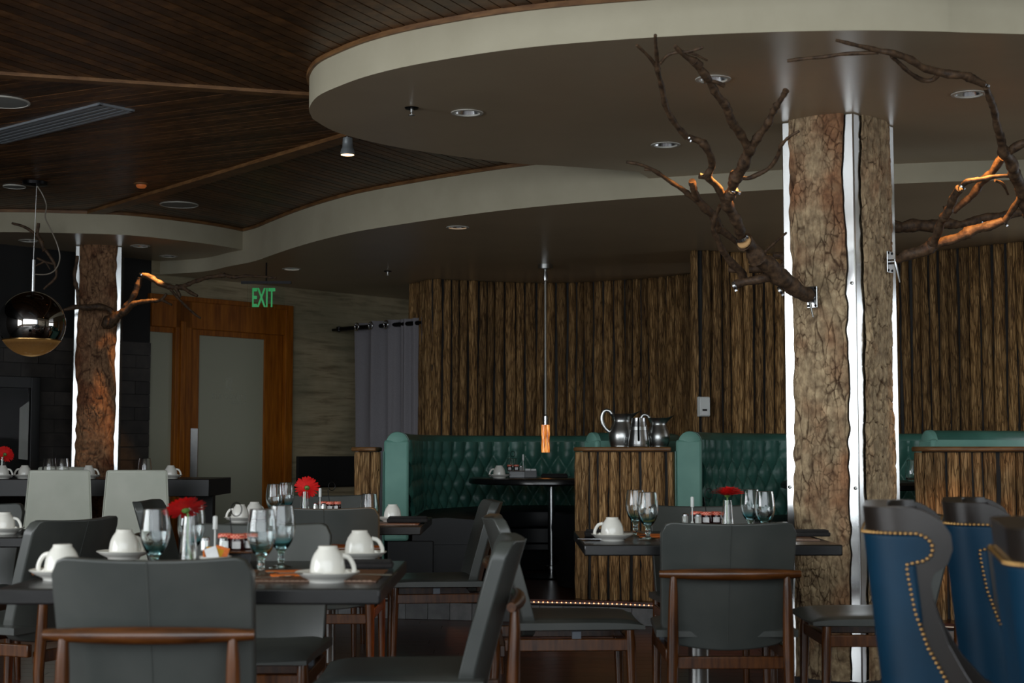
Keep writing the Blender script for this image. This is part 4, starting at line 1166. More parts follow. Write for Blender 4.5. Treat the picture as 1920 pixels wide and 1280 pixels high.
vs = [(rib(k) * math.cos(2 * PI * k / n_), rib(k) * math.sin(2 * PI * k / n_), z) for z in (0.0, 0.222) for k in range(n_)]
fs = [(k, (k + 1) % n_, n_ + (k + 1) % n_, n_ + k) for k in range(n_)] + [tuple(range(n_))[::-1], tuple(range(n_, 2 * n_))]
cr = N('amber_crystal'); v = cr.coords('Object', (120, 120, 12)); f = cr.noise(v, 1.0, 2)
c = cr.ramp(f, [(0.36, S(70, 50, 40)), (0.48, S(200, 105, 25)), (0.66, S(255, 190, 110))])
cr.color(c); cr.l(c, cr.b.inputs['Emission Color']); cr.set(Emission_Strength=0.95, Roughness=0.1)
mk('crystal_tube', MB().add(vs, fs), cr.m, pt, angle=0.5)
# ================================================================== TABLES
def square_table(label, x0, x1, y0, y1, group=None, h=0.75, th=0.042, base=None):
    cx, cy = (x0 + x1) / 2, (y0 + y1) / 2
    t = thing('dining_table', label, 'table', (cx, cy, 0))
    hx, hy = (x1 - x0) / 2, (y1 - y0) / 2
    mk('tabletop', MB().span((-hx, -hy, h - th), (hx, hy, h)), M['darkwood'], t, bev=0.005)
    mk('pedestal', MB().lathe([(0.05, h - th), (0.05, h - th - 0.02), (0.042, h - th - 0.03), (0.042, 0.05), (0.06, 0.035)], 24), M['brushed'], t)
    mk('top_plate', MB().box((0, 0, h - th - 0.01), (0.3, 0.3, 0.02)), M['darkmetal'], t, smooth=False)
    mk('foot_plate', MB().lathe([(0, 0.045), (0.07, 0.04), (0.20, 0.012), (0.21, 0.0), (0, 0.0)], 32), M['darkmetal'], t)
    return t
TT = 0.751
square_table('dark square dining table in front with upturned cups and blue goblets', -1.345, -0.343, 3.92, 4.90)
square_table('dark square table beside the main bark column with red gerbera', 0.275, 1.258, 5.72, 6.70)
square_table('dark square table before the green booth, its gerbera against the black panel', -1.43, -0.43, 7.1, 8.08)
square_table('dark table cut by the frame edge in front of the cream chairs', -2.98, -1.965, 6.2, 6.86)
rt = thing('round_table', 'round dark pedestal table inside the green corner booth', 'table', (0.30, 11.4, PZ))
mk('tabletop', MB().lathe([(0, 0.752), (0.60, 0.752), (0.622, 0.746), (0.628, 0.735), (0.628, 0.71), (0.61, 0.703), (0, 0.703)], 64), M['darkwood'], rt, angle=0.5)
mk('pedestal', MB().lathe([(0.06, 0.703), (0.06, 0.69), (0.028, 0.68), (0.028, 0.09), (0.045, 0.085), (0.045, 0.06), (0.03, 0.055), (0.03, 0.02)], 24), M['chrome'], rt)
mk('foot_plate', MB().lathe([(0, 0.028), (0.05, 0.026), (0.26, 0.012), (0.27, 0.0), (0, 0.0)], 32), M['darkmetal'], rt)
rt2 = thing('round_table', 'round dark table glimpsed either side of the main bark column', 'table', (2.35, 9.95, PZ))
mk('tabletop', MB().lathe([(0, 0.752), (0.54, 0.752), (0.56, 0.735), (0.56, 0.71), (0.54, 0.703), (0, 0.703)], 48), M['blackplastic'], rt2, angle=0.5)
mk('pedestal', MB().lathe([(0.03, 0.703), (0.03, 0.02)], 20), M['chrome'], rt2)
mk('foot_plate', MB().lathe([(0, 0.028), (0.26, 0.012), (0.27, 0.0), (0, 0.0)], 32), M['darkmetal'], rt2)
bt = thing('banquet_table', 'long black thick-topped table behind the cream chairs', 'table', (-3.25, 10.7, PZ))
bx1 = at(392, 915, 10.3).x + 3.25
mk('tabletop', MB().span((-1.0, -0.4, 0.64), (bx1, 0.4, 0.758)), M['blackplastic'], bt, bev=0.004)
for x in (-0.8, bx1 - 0.16):
    for y in (-0.28, 0.28):
        mk('leg', MB().span((x - 0.06, y - 0.05, 0), (x + 0.06, y + 0.05, 0.64)), M['blackplastic'], bt, smooth=False)
BT = PZ + 0.759

# ================================================================== DINING CHAIRS
def make_chair():
    t = thing('dining_chair', 'x', 'chair')
    # leather back shell: local seat faces +y
    nu, nv = 29, 25
    def bk(u, v, o):
        z = 0.40 + v * 0.455
        hw = 0.236 + 0.008 * v
        xr = (u * 2 - 1)
        # rounded upper corners
        zc = z
        top = 0.855 - 0.010 * (1 - xr * xr)
        cr_ = 0.045
        ex_ = max(0.0, abs(xr) * hw - (hw - cr_))
        lim = top - cr_ + math.sqrt(max(cr_ * cr_ - ex_ * ex_, 0))
        bot = 0.385 + 0.03 * xr * xr
        exb = max(0.0, abs(xr) * hw - (hw - 0.06)); bot += 0.06 - math.sqrt(max(0.0036 - exb * exb, 0))
        z = bot + (lim - bot) * v
        y = -0.195 - 0.125 * max(0.0, (z - 0.385) / 0.47) ** 1.15 + 0.045 * xr * xr - 0.012
        return (xr * hw, y + o, z)
    th_ = 0.046
    m = MB()
    def solid(u, v):
        # wraps front -> edge -> back -> edge with rounded rims
        ang = u * 2 * PI
        return None
    front = [bk(i / (nu - 1), j / (nv - 1), th_ / 2) for j in range(nv) for i in range(nu)]
    back = [bk(i / (nu - 1), j / (nv - 1), -th_ / 2) for j in range(nv) for i in range(nu)]
    F = [(j * nu + i, j * nu + i + 1, (j + 1) * nu + i + 1, (j + 1) * nu + i) for j in range(nv - 1) for i in range(nu - 1)]
    nF = len(front)
    m.add(front + back, [f[::-1] for f in F] + [tuple(q + nF for q in f) for f in F])
    ring = [i for i in range(nu)] + [j * nu + nu - 1 for j in range(1, nv)] + [(nv - 1) * nu + i for i in range(nu - 2, -1, -1)] + [j * nu for j in range(nv - 2, 0, -1)]
    m.add([], [])
    for k in range(len(ring)):
        a, b = ring[k], ring[(k + 1) % len(ring)]
        m.f.append((a, b, b + nF, a + nF))
    o = mk('backrest', m, M['grey'], t, angle=0.9, recalc=True)
    bv = o.modifiers.new('b', 'BEVEL'); bv.width = 0.018; bv.segments = 3; bv.limit_method = 'ANGLE'; bv.angle_limit = 1.0
    # seam down the back
    sm = []
    for j in range(nv):
        p = bk(0.5, j / (nv - 1), -th_ / 2 - 0.0008); sm.append(p)
    mk('seam', MB().tube(sm[1:], 0.0014, 5), M['grey'], o)
    # seat pad
    def sp(u, v):
        return None
    pad = MB()
    ns, nt = 24, 15
    def pt_(i, j, up):
        x = (i / (ns - 1) * 2 - 1); y = (j / (nt - 1) * 2 - 1)
        hx = 0.245 - 0.012 * y
        d = 0.014 * (1 - x * x) * (1 - y * y)
        edge_ = max(abs(x), abs(y)) ** 6
        z = (0.474 - 0.022 * edge_ - d * 0.7 + 0.008 * abs(x) ** 2) if up else (0.422 + 0.012 * edge_)
        if up and y > 0: z -= 0.012 * y ** 3
        return (x * hx, 0.015 + y * 0.245, z)
    A = [pt_(i, j, True) for j in range(nt) for i in range(ns)]; Bq = [pt_(i, j, False) for j in range(nt) for i in range(ns)]
    F = [(j * ns + i, j * ns + i + 1, (j + 1) * ns + i + 1, (j + 1) * ns + i) for j in range(nt - 1) for i in range(ns - 1)]
    nA = len(A)
    pad.add(A + Bq, F + [tuple(q + nA for q in f[::-1]) for f in F])
    ring = [i for i in range(ns)] + [j * ns + ns - 1 for j in range(1, nt)] + [(nt - 1) * ns + i for i in range(ns - 2, -1, -1)] + [j * ns for j in range(nt - 2, 0, -1)]
    for k in range(len(ring)):
        a, b = ring[k], ring[(k + 1) % len(ring)]
        pad.f.append((b, a, a + nA, b + nA))
    mk('seat', pad, M['grey'], t, angle=0.8, recalc=True)
    # frame rails
    rl_ = MB()
    rl_.span((-0.215, 0.19, 0.352), (0.215, 0.215, 0.398))
    rl_.span((-0.228, -0.27, 0.352), (-0.203, 0.2, 0.398)); rl_.span((0.203, -0.27, 0.352), (0.228, 0.2, 0.398))
    mk('seat_rail', rl_, M['walnut'], t, bev=0.004)
    mk('rear_rail', MB().span((-0.2, -0.29, 0.328), (0.2, -0.268, 0.372)), M['walnut'], t, bev=0.004)
    for x in (-0.215, 0.215):
        mk('spacer', MB().box((x, 0.0, 0.41), (0.016, 0.034, 0.03)), M['tag'], t, smooth=False)
    for s in (-1, 1):
        mk('leg', MB().tube([(s * 0.213, 0.203, 0.43), (s * 0.214, 0.205, 0.38), (s * 0.218, 0.215, 0.0)], [0.017, 0.02, 0.013], 14), M['walnut'], t)
        mk('leg', MB().tube([(s * 0.203, -0.318, 0.66), (s * 0.204, -0.318, 0.6), (s * 0.206, -0.312, 0.42), (s * 0.208, -0.305, 0.3), (s * 0.214, -0.325, 0.0)], [0.012, 0.0165, 0.021, 0.020, 0.014], 14), M['walnut'], t)
    cb = []
    for k in range(21):
        x = -0.252 + 0.504 * k / 20; q = x / 0.252
        cb.append((x, -0.33 + 0.022 * q * q, 0.667))
    mk('crossbar', MB().tube(cb, [0.0135 + 0.0085 * (1 - ((k - 10) / 10) ** 2) for k in range(21)], 14, squash=1.0), M['walnutx'], t)
    return t
CH = make_chair()
def chair(x, y, rz, label, first=[True]):
    if first[0]:
        first[0] = False
        CH.location = (x, y, 0); CH.rotation_euler = (0, 0, rz); CH['label'] = label; CH['group'] = 'slate leather dining chairs'
        return CH
    return dup(CH, (x, y, 0), rz, label, 'slate leather dining chairs')
# (back top centre sits at local y -0.32)
chair(-0.872, 3.94, 0.0, 'nearest dining chair, back turned, at the front table with many goblets')
chair(0.78, 5.70, 0.0, 'dining chair with back turned at the table beside the bark column')
chair(-0.31, 4.50, PI / 2, 'dining chair seen edge-on with its seat under the front table')
chair(-0.88, 5.02, PI, 'dining chair facing the camera at the far side of the front table')
chair(0.235, 5.93, -PI / 2 + 0.04, 'dining chair seen side-on, seat pushed under the table by the log half wall')
chair(1.42, 6.05, PI / 2, 'dining chair whose seat alone shows between the bark column table and the blue chairs')
chair(0.90, 6.72, PI + 0.06, 'dining chair facing the camera behind the bark column table')
chair(-0.40, 7.69, PI / 2 + 0.12, 'dining chair with dark seat at the end of the middle table, before the booth')
chair(-0.845, 7.08, 0.0, 'dining chair with back turned at the middle table before the black panel')
chair(-1.07, 8.36, PI, 'dining chair beyond the middle table with the jam jars, facing the camera')
chair(-1.58, 7.72, -PI / 2, 'dining chair showing only its back corner before the second cream chair')
chair(-1.93, 5.84, 1.17, 'dark dining chair at the frame-edge table, leaning back towards the front table')
chair(-2.62, 7.02, PI - 0.03, 'dining chair behind the frame-edge table, half out of view')

# ================================================================== CREAM CHAIRS
def cream_chair():
    t = thing('parsons_chair', 'x', 'chair')
    m = MB()
    def bx(z): return 0.224 - 0.034 * (z - 0.35) / 0.5
    zs_ = [0.20, 0.35, 0.5, 0.65, 0.80, 0.83]
    vs = []
    for z in zs_:
        w_ = bx(z); y = -0.2 - 0.10 * max(0, z - 0.35) / 0.48
        vs += [(-w_, y - 0.045, z), (w_, y - 0.045, z), (w_, y + 0.045, z), (-w_, y + 0.045, z)]
    fs = [(0, 3, 2, 1)]
    for k in range(len(zs_) - 1):
        a = k * 4
        for q in range(4):
            fs.append((a + q, a + (q + 1) % 4, a + 4 + (q + 1) % 4, a + 4 + q))
    a = (len(zs_) - 1) * 4; fs.append((a, a + 1, a + 2, a + 3))
    o = mk('backrest', m.add(vs, fs), M['cream'], t, bev=0.016, angle=0.5)
    for s in (-1, 1):
        sm = MB()
        pts = [(s * (bx(z) - 0.004), -0.2 - 0.10 * max(0, z - 0.35) / 0.48 - 0.044, z) for z in (0.21, 0.4, 0.6, 0.82)]
        sm.tube(pts, 0.003, 6)
        mk('piping', sm, M['cream'], o)
    mk('seat', MB().span((-0.225, -0.2, 0.20), (0.225, 0.26, 0.33)), M['cream'], t, bev=0.02)
    for x in (-0.19, 0.19):
        for y in (-0.21, 0.22):
            mk('leg', MB().box((x, y, 0.1), (0.045, 0.045, 0.2), 0, 0.75), M['walnut'], t, smooth=False)
    return t
cc = cream_chair()
q1 = at(113, 878, 9.7)
cc.location = (q1.x - 0.11, q1.y + 0.30, PZ); cc.rotation_euler = (0, 0, 0.34); cc['label'] = 'cream high-backed chair beside the globe lamp, at the black table'; cc['group'] = 'cream high-backed chairs'
q2 = at(258, 876, 9.7)
dup(cc, (q2.x - 0.09, q2.y + 0.30, PZ), 0.28, 'cream high-backed chair before the end of the black table, behind the vase', 'cream high-backed chairs')
dup(cc, (-3.42, 11.15, PZ), PI, 'cream chair across the black table, only its top showing under the tumblers', 'cream high-backed chairs')

# ================================================================== BLUE TUB CHAIRS
def blue_chair():
    t = thing('wing_chair', 'x', 'armchair')
    HB = 0.29; RC = 0.10
    yf = lambda z: float(np.interp(z, [0.12, 0.44, 0.48, 0.53, 0.60, 0.68, 0.76, 0.82, 0.845, 0.865, 0.90, 0.935, 0.965, 0.985, 0.995], [0.48, 0.45, 0.33, 0.245, 0.19, 0.155, 0.136, 0.131, 0.14, 0.172, 0.188, 0.188, 0.172, 0.142, 0.11]))
    ybl = lambda z: float(np.interp(z, [0.12, 0.40, 0.46, 0.53, 0.60, 0.68, 0.76, 0.842, 0.868, 0.872, 0.885, 0.905, 0.925, 0.935], [0.44, 0.40, 0.275, 0.19, 0.142, 0.108, 0.09, 0.084, 0.084, 0.118, 0.138, 0.146, 0.138, 0.118]))
    lean = lambda z: -0.10 * (z - 0.4)
    def plan(w_, yend, off):
        """w_ in -1..1 along the U; returns x,y of shell offset outward by off"""
        hb = HB + off; rc = RC + off * 0.6
        Lb = hb - rc; La = rc * PI / 2; Ls = max(yend - rc, 0.001)
        s = abs(w_); sg = 1 if w_ >= 0 else -1
        # fixed shares: 0-.42 back, .42-.66 corner, .66-1 side
        if s < 0.42: x, y = s / 0.42 * Lb, -off
        elif s < 0.66:
            a = (s - 0.42) / 0.24 * PI / 2; x, y = Lb + rc * math.sin(a), -off + rc - rc * math.cos(a)
        else: x, y = hb, -off + rc + (s - 0.66) / 0.34 * (yend + off - rc)
        return sg * x, y
    zs_ = sorted(set(list(np.linspace(0.12, 0.80, 24)) + list(np.linspace(0.80, 0.995, 26))))
    ws = np.linspace(-1, 1, 61)
    def shell(off, ylim, z0, z1):
        zz = [z for z in zs_ if z0 <= z <= z1]
        vs = []
        for z in zz:
            for w_ in ws:
                x, y = plan(w_, ylim(z), off); vs.append((x, y + lean(z), z))
        n = len(ws)
        return vs, [(j * n + i, j * n + i + 1, (j + 1) * n + i + 1, (j + 1) * n + i) for j in range(len(zz) - 1) for i in range(n - 1)], n, len(zz)
    vo, fo, n, nz = shell(0.0, yf, 0.12, 0.995)
    vi, fi, _, _ = shell(-0.055, yf, 0.12, 0.995)
    k = len(vo)
    F = [f[::-1] for f in fo] + [tuple(q + k for q in f) for f in fi]
    for i in range(n - 1):
        a = (nz - 1) * n + i; F.append((a, a + 1, a + 1 + k, a + k)); F.append((i + 1, i, i + k, i + 1 + k))
    for j in range(nz - 1):
        for e in (0, n - 1):
            a = j * n + e; F.append((a, a + n, a + n + k, a + k))
    fr_ = mk('frame', MB().add(vo + vi, F), M['brownleather'], t, recalc=True, angle=0.9)
    b = fr_.modifiers.new('b', 'BEVEL'); b.width = 0.014; b.segments = 3; b.limit_method = 'ANGLE'; b.angle_limit = 0.9
    vb_, fb, n, nz = shell(0.005, ybl, 0.125, 0.936)
    pn = mk('outer_panel', MB().add(vb_, [f[::-1] for f in fb]), M['blue'], t, recalc=True, angle=1.2)
    s2 = pn.modifiers.new('s', 'SOLIDIFY'); s2.thickness = 0.006; s2.offset = -1
    # nailheads around the blue panel
    path = []
    zz = [z for z in zs_ if 0.125 <= z <= 0.936]
    for sgn in (-1, 1):
        pt2 = []
        for z in np.linspace(0.13, 0.936, 160):
            x, y = plan(sgn, ybl(z), 0.008); pt2.append((x, y + lean(z), z))
        path.append(pt2)
    tp_ = [(plan(w_, ybl(0.936), 0.008)[0], plan(w_, ybl(0.936), 0.008)[1] + lean(0.936), 0.936) for w_ in np.linspace(-1, 1, 120)]
    full = path[0] + tp_ + path[1][::-1]
    R, L = resample(full, 0.0115)
    nm = MB()
    for i, p in enumerate(R):
        a = R[min(i + 1, len(R) - 1)] - R[max(i - 1, 0)]
        c0 = Vector((p[0], p[1] - 0.02, 0)); ctr = Vector((0, 0.16, 0)); o_ = Vector((p[0], min(p[1] - lean(p[2]), RC) - RC, 0)) if abs(p[0]) > HB - RC else Vector((0, -1, 0))
        if abs(p[0]) > HB - RC: o_ = Vector((p[0] - math.copysign(HB - RC, p[0]), min(p[1] - lean(p[2]) - RC, 0), 0))
        o_.normalize(); u_ = Vector((0, 0, 1)); w_ = o_.cross(u_)
        P0 = Vector(p)
        vs = [P0 + o_ * 0.0045]
        for rr, hh in ((0.0034, 0.0028), (0.0047, 0.0)):
            for kk in range(7):
                th = 2 * PI * kk / 7; vs.append(P0 + o_ * hh + (u_ * math.cos(th) + w_ * math.sin(th)) * rr)
        nm.add(vs, [(0, 1 + kk, 1 + (kk + 1) % 7) for kk in range(7)] + [(1 + kk, 8 + kk, 8 + (kk + 1) % 7, 1 + (kk + 1) % 7) for kk in range(7)])
    o = mk('nailhead_trim', nm, M['brass'], t, recalc=True); o['kind'] = 'stuff'
    def seat_(x0, x1, y0, y1, z0, z1): return MB().span((x0, y0, z0), (x1, y1, z1))
    mk('seat', seat_(-0.235, 0.235, 0.06, 0.50, 0.2, 0.45), M['brownleather'], t, bev=0.03)
    for x in (-0.24, 0.24):
        for y in (0.02, 0.44):
            mk('leg', MB().box((x, y, 0.07), (0.05, 0.05, 0.14), 0, 0.7), M['darkwood'], t, smooth=False)
    return t
bc = blue_chair()
BRZ = -1.82
bc.scale = (1, 1, 0.985); bc.location = (0.924, 3.68, 0); bc.rotation_euler = (0, 0, BRZ); bc['label'] = 'blue nail-studded wing chair seen from its side, closest to the bark column'; bc['group'] = 'blue nail-studded wing chairs'
dup(bc, (1.30, 4.32, 0), BRZ - 0.04, 'blue nail-studded wing chair standing in line behind, before the log half wall', 'blue nail-studded wing chairs', (1, 1, 0.972))
dup(bc, (0.933, 2.70, 0), BRZ, 'blue nail-studded wing chair nearest the camera, cut by the frame edge', 'blue nail-studded wing chairs')
# ================================================================== TABLEWARE
def cup_set():
    t = thing('coffee_cup', 'x', 'cup')
    R_ = [(0.0, 0.072), (0.021, 0.072), (0.0225, 0.0705), (0.0225, 0.066), (0.026, 0.062), (0.033, 0.052), (0.0385, 0.038), (0.041, 0.022), (0.0415, 0.006), (0.041, 0.0), (0.0392, 0.0), (0.0392, 0.006), (0.0385, 0.024), (0.035, 0.042), (0.026, 0.058), (0, 0.06)]
    mk('body', MB().lathe(R_, 36), M['ceramic'], t, angle=0.9)
    h = crom([(0.034, 0.049), (0.05, 0.044), (0.061, 0.028), (0.064, 0.012), (0.058, 0.003), (0.049, 0.006), (0.041, 0.013)], 5)
    mk('handle', MB().tube([(a, 0, b) for a, b in h], 0.0048, 10, squash=1.2), M['ceramic'], t)
    return t
def saucer_():
    t = thing('saucer', 'x', 'saucer')
    P_ = [(0, 0.004), (0.034, 0.004), (0.036, 0.0), (0.043, 0.0), (0.046, 0.006), (0.06, 0.012), (0.074, 0.021), (0.0765, 0.0235), (0.075, 0.0245), (0.066, 0.019), (0.05, 0.012), (0.034, 0.0095), (0, 0.0095)]
    mk('plate', MB().lathe(P_, 44), M['ceramic'], t, angle=0.9)
    mk('foot_ring', MB().lathe([(0.036, 0.0), (0.0365, -0.0005), (0.043, -0.0005), (0.0435, 0.001)], 30), M['ceramic'], t)
    return t
CUP, SAU = cup_set(), saucer_()
state = {}
def place(proto, loc, rz, label, group=None, scale=None):
    if proto.name not in state:
        state[proto.name] = 1
        proto.location = loc; proto.rotation_euler = (0, 0, rz); proto['label'] = label
        if group: proto['group'] = group
        if scale: proto.scale = scale
        return proto
    return dup(proto, loc, rz, label, group, scale)
def cup(px_, py_, z, rz, where, s=1.0, y=None):
    p = onz(px_, py_, z) if y is None else Vector((at(px_, py_, y).x, y, z))
    place(SAU, (p.x, p.y, z), 0, 'white saucer under ' + where, 'white saucers', (s, s, s))
    place(CUP, (p.x, p.y, z + 0.0118 * s), rz, 'upturned white ' + where, 'upturned white coffee cups', (s, s, s))
cup(116, 1086, TT, PI - 0.25, 'cup nearest the front table corner, left of nearest chair back', 1.16)
cup(232, 1048, TT, 0.9, 'cup between the goblet and the corner cup on the front table', 1.16)
cup(614, 1090, TT, 0.35, 'cup by the spoon at the front table edge', 1.16)
cup(674, 1050, TT, 0.15, 'cup behind the black napkin on the front table', 1.16)
cup(1148, 1013, TT, PI - 0.2, 'cup on the bark column table by its two goblets', 1.1)
cup(450, 972, TT, PI, 'cup with handle turned away at the middle table end', 1.05, 7.5)
cup(477, 962, TT, 0.9, 'rearmost cup at the middle table end, by the goblet pair', 1.05, 7.85)
cup(736, 962, TT, 1.6, 'cup without visible handle beside the stemless glass', 1.05, 7.5)
cup(8, 1000, TT, 0.0, 'cup on the frame-edge table', 1.1, 6.45)
cup(46, 895, BT, PI, 'cup on the black table beside the globe lamp and flower', 1.1, 10.55)
cup(166, 895, BT, 0.0, 'cup peeking out behind the first cream chair', 1.1, 10.5)
cup(320, 892, BT, 0.0, 'cup on the black table beyond the second cream chair', 1.1, 10.5)
cup(4, 896, BT, 0.0, 'cup on the black table under the red flower', 1.1, 10.45)
cup(936, 892, PZ + 0.753, PI, 'cup on the round booth table', 1.1, 11.0)
# goblets
def goblet():
    t = thing('goblet', 'x', 'glass')
    o = [(0, 0.001), (0.034, 0.001), (0.036, 0.003), (0.03, 0.006), (0.012, 0.011), (0.008, 0.018), (0.0105, 0.027), (0.0085, 0.036), (0.0095, 0.046), (0.014, 0.054), (0.026, 0.068), (0.036, 0.088), (0.0415, 0.112), (0.0415, 0.14), (0.038, 0.168), (0.0345, 0.188)]
    i = [(0.0333, 0.188), (0.0366, 0.168), (0.0398, 0.14), (0.0398, 0.112), (0.0342, 0.09), (0.024, 0.072), (0.012, 0.063), (0, 0.061)]
    mk('bowl', MB().lathe([tuple(p) for p in crom(o, 3)] + [tuple(p) for p in crom(i, 3)], 40), M['goblet'], t, angle=0.9)
    mk('rim', MB().tube([(0.034 * math.cos(2 * PI * k / 40), 0.034 * math.sin(2 * PI * k / 40), 0.1885) for k in range(40)], 0.0008, 5, closed=True), M['goblet'], t)
    return t
GOB = goblet()
def gob(px_, py_, y, z, where, s=1.0):
    p = at(px_, py_, y)
    place(GOB, (p.x, y, z + 0.0005), random.uniform(0, 6), where, 'blue footed goblets', (s, s, s))
gob(490, 1070, 4.30, TT, 'blue-footed goblet nearest the orange napkin on the front table')
gob(527, 1060, 4.58, TT, 'blue-footed goblet standing just behind the napkin goblet on the front table')
gob(290, 1060, 4.32, TT, 'blue-footed goblet beside the vase, before the second cream chair')
gob(358, 1060, 4.66, TT, 'blue-footed goblet half hidden behind the front table vase')
gob(1215, 1005, 6.02, TT, 'front goblet of the pair by the cup on the bark column table')
gob(1192, 1000, 6.35, TT, 'rear goblet of the pair by the cup on the bark column table')
gob(1434, 995, 6.15, TT, 'front goblet of the pair beside the gerbera on the bark column table')
gob(1407, 990, 6.45, TT, 'rear goblet of the pair beside the gerbera on the bark column table')
gob(514, 980, 7.45, TT, 'front goblet on the middle table, before the door frame')
gob(536, 975, 7.8, TT, 'rear goblet on the middle table, before the door frame')
# tumblers
def tumbler():
    t = thing('tumbler', 'x', 'glass')
    o = [(0, 0.0), (0.024, 0.0), (0.032, 0.006), (0.0405, 0.03), (0.042, 0.05), (0.038, 0.085), (0.033, 0.115)]
    i = [(0.0318, 0.115), (0.0365, 0.085), (0.0403, 0.05), (0.0388, 0.03), (0.031, 0.014), (0, 0.011)]
    mk('wall', MB().lathe([tuple(p) for p in crom(o, 4)] + [tuple(p) for p in crom(i, 4)], 36), M['glass'], t, angle=0.9)
    mk('rim', MB().tube([(0.0324 * math.cos(2 * PI * k / 36), 0.0324 * math.sin(2 * PI * k / 36), 0.1153) for k in range(36)], 0.0008, 5, closed=True), M['glass'], t)
    return t
TUM = tumbler()
def tum(px_, y, z, lab, s=1.0):
    p = at(px_, 860, y)
    place(TUM, (p.x, y, z + 0.0006), 0, lab, 'stemless tumblers', (s, s, s))
tum(93, 10.75, BT, 'stemless tumbler of a pair, beside the globe-side cup on the black table', 1.2)
tum(117, 10.78, BT, 'stemless tumbler of a pair, above the first cream chair', 1.2)
tum(272, 10.75, BT, 'lone stemless tumbler above the second cream chair', 1.2)
tum(693, 7.7, TT, 'stemless glass on the middle table beside the log half wall end', 1.15)
tum(960, 11.45, PZ + 0.753, 'tumbler behind the jam jars on the round booth table', 1.2)
tum(1088, 11.2, PZ + 0.753, 'tumbler half hidden by the log half wall on the round booth table', 1.2)
tum(1711, 9.75, PZ + 0.753, 'tumbler on the hidden booth table, beside the main column', 1.2)
# gerberas in vases
def vase_flower(p, label, tilt, face, vz=0.165, flat=0.35, R=0.052):
    t = thing('flower_vase', 'clear tapered glass vase holding ' + label, 'vase', p)
    o = [(0, 0.001), (0.027, 0.001), (0.0285, 0.004), (0.024, 0.07), (0.0165, vz)]; i = [(0.0155, vz), (0.022, 0.07), (0.026, 0.014), (0, 0.012)]
    mk('glass_body', MB().lathe(o + i, 32), M['glass'], t, angle=0.9)
    mk('water', MB().lathe([(0, 0.0125), (0.0255, 0.0145), (0.0215, 0.075), (0, 0.076)], 28), mat_water, t, angle=0.9)
    f = thing('gerbera', 'single ' + label, 'flower', p)
    hp = Vector((tilt[0], tilt[1], vz + 0.018))
    mk('stem', MB().tube([tuple(q) for q in crom([(0.008, 0.004, 0.02), (-0.003, 0, 0.09), (hp.x * 0.3, hp.y * 0.3, vz), tuple(hp)], 6)], 0.0032, 8), M['stem'], f)
    mt = Euler(face).to_matrix().to_4x4(); mt.translation = hp
    hd = MB()
    for L_, nP, r0, zz, up in ((1.0, 24, 0.008, 0.0, flat), (0.92, 22, 0.007, 0.002, flat + 0.2), (0.78, 20, 0.006, 0.004, flat + 0.5), (0.6, 16, 0.004, 0.006, flat + 1.0), (0.42, 12, 0.003, 0.007, flat + 1.8)):
        for k in range(nP):
            a = 2 * PI * k / nP + random.uniform(-0.08, 0.08); ln = R * L_ * random.uniform(0.93, 1.05); wd = 0.0058 * (0.75 + 0.25 * L_)
            vs = []
            for j, (s_, w_) in enumerate(((0.12, 0.45), (0.45, 0.95), (0.78, 1.0), (0.95, 0.6), (1.0, 0.12))):
                rr = r0 + ln * s_; z_ = zz + up * ln * s_ * (1 - 0.55 * s_)
                for sd in (-1, 1):
                    vs.append((rr * math.cos(a) - sd * wd * w_ * math.sin(a), rr * math.sin(a) + sd * wd * w_ * math.cos(a), z_ + (0.0012 if sd > 0 else 0)))
            hd.add(vs, [(2 * j, 2 * j + 1, 2 * j + 3, 2 * j + 2) for j in range(4)])
    hd.xf(mt)
    o = mk('petals', hd, M['petal'], f, angle=0); o['kind'] = 'stuff'
    mk('calyx', MB().lathe([(0.003, -0.008), (0.008, -0.006), (0.013, 0.0), (0.012, 0.002), (0, 0.002)], 16).xf(mt), M['stem'], f)
    mk('centre_disc', MB().lathe([(0.011, 0.004), (0.009, 0.008), (0, 0.009)], 16).xf(mt), M['brownleather'], f)
mat_water = mat_glass('vase_water', (0.95, 1, 0.97, 1), 0.0, 1.33)
p = at(354, 1000, 4.5); vase_flower(Vector((p.x, 4.5, TT)), 'red gerbera seen from beneath on the front table', (-0.008, -0.01), (-0.42, -0.26, 0), 0.16, 0.22, 0.057)
p = at(1364, 960, 6.2); vase_flower(Vector((p.x, 6.2, TT)), 'deep red gerbera facing up on the bark column table', (0.0, 0), (0.05, 0, 0), 0.152, 0.38, 0.066)
p = at(572, 925, 7.55); vase_flower(Vector((p.x, 7.55, TT)), 'red gerbera showing its green back on the middle table', (0.012, -0.02), (-1.1, -0.15, 0.0), 0.15, 0.25, 0.056)
p = at(4, 870, 10.6); vase_flower(Vector((p.x, 10.6, BT)), 'red gerbera leaning over the black table by the globe lamp', (0.025, -0.02), (-1.05, 0.15, 0.0), 0.15, 0.25, 0.058)

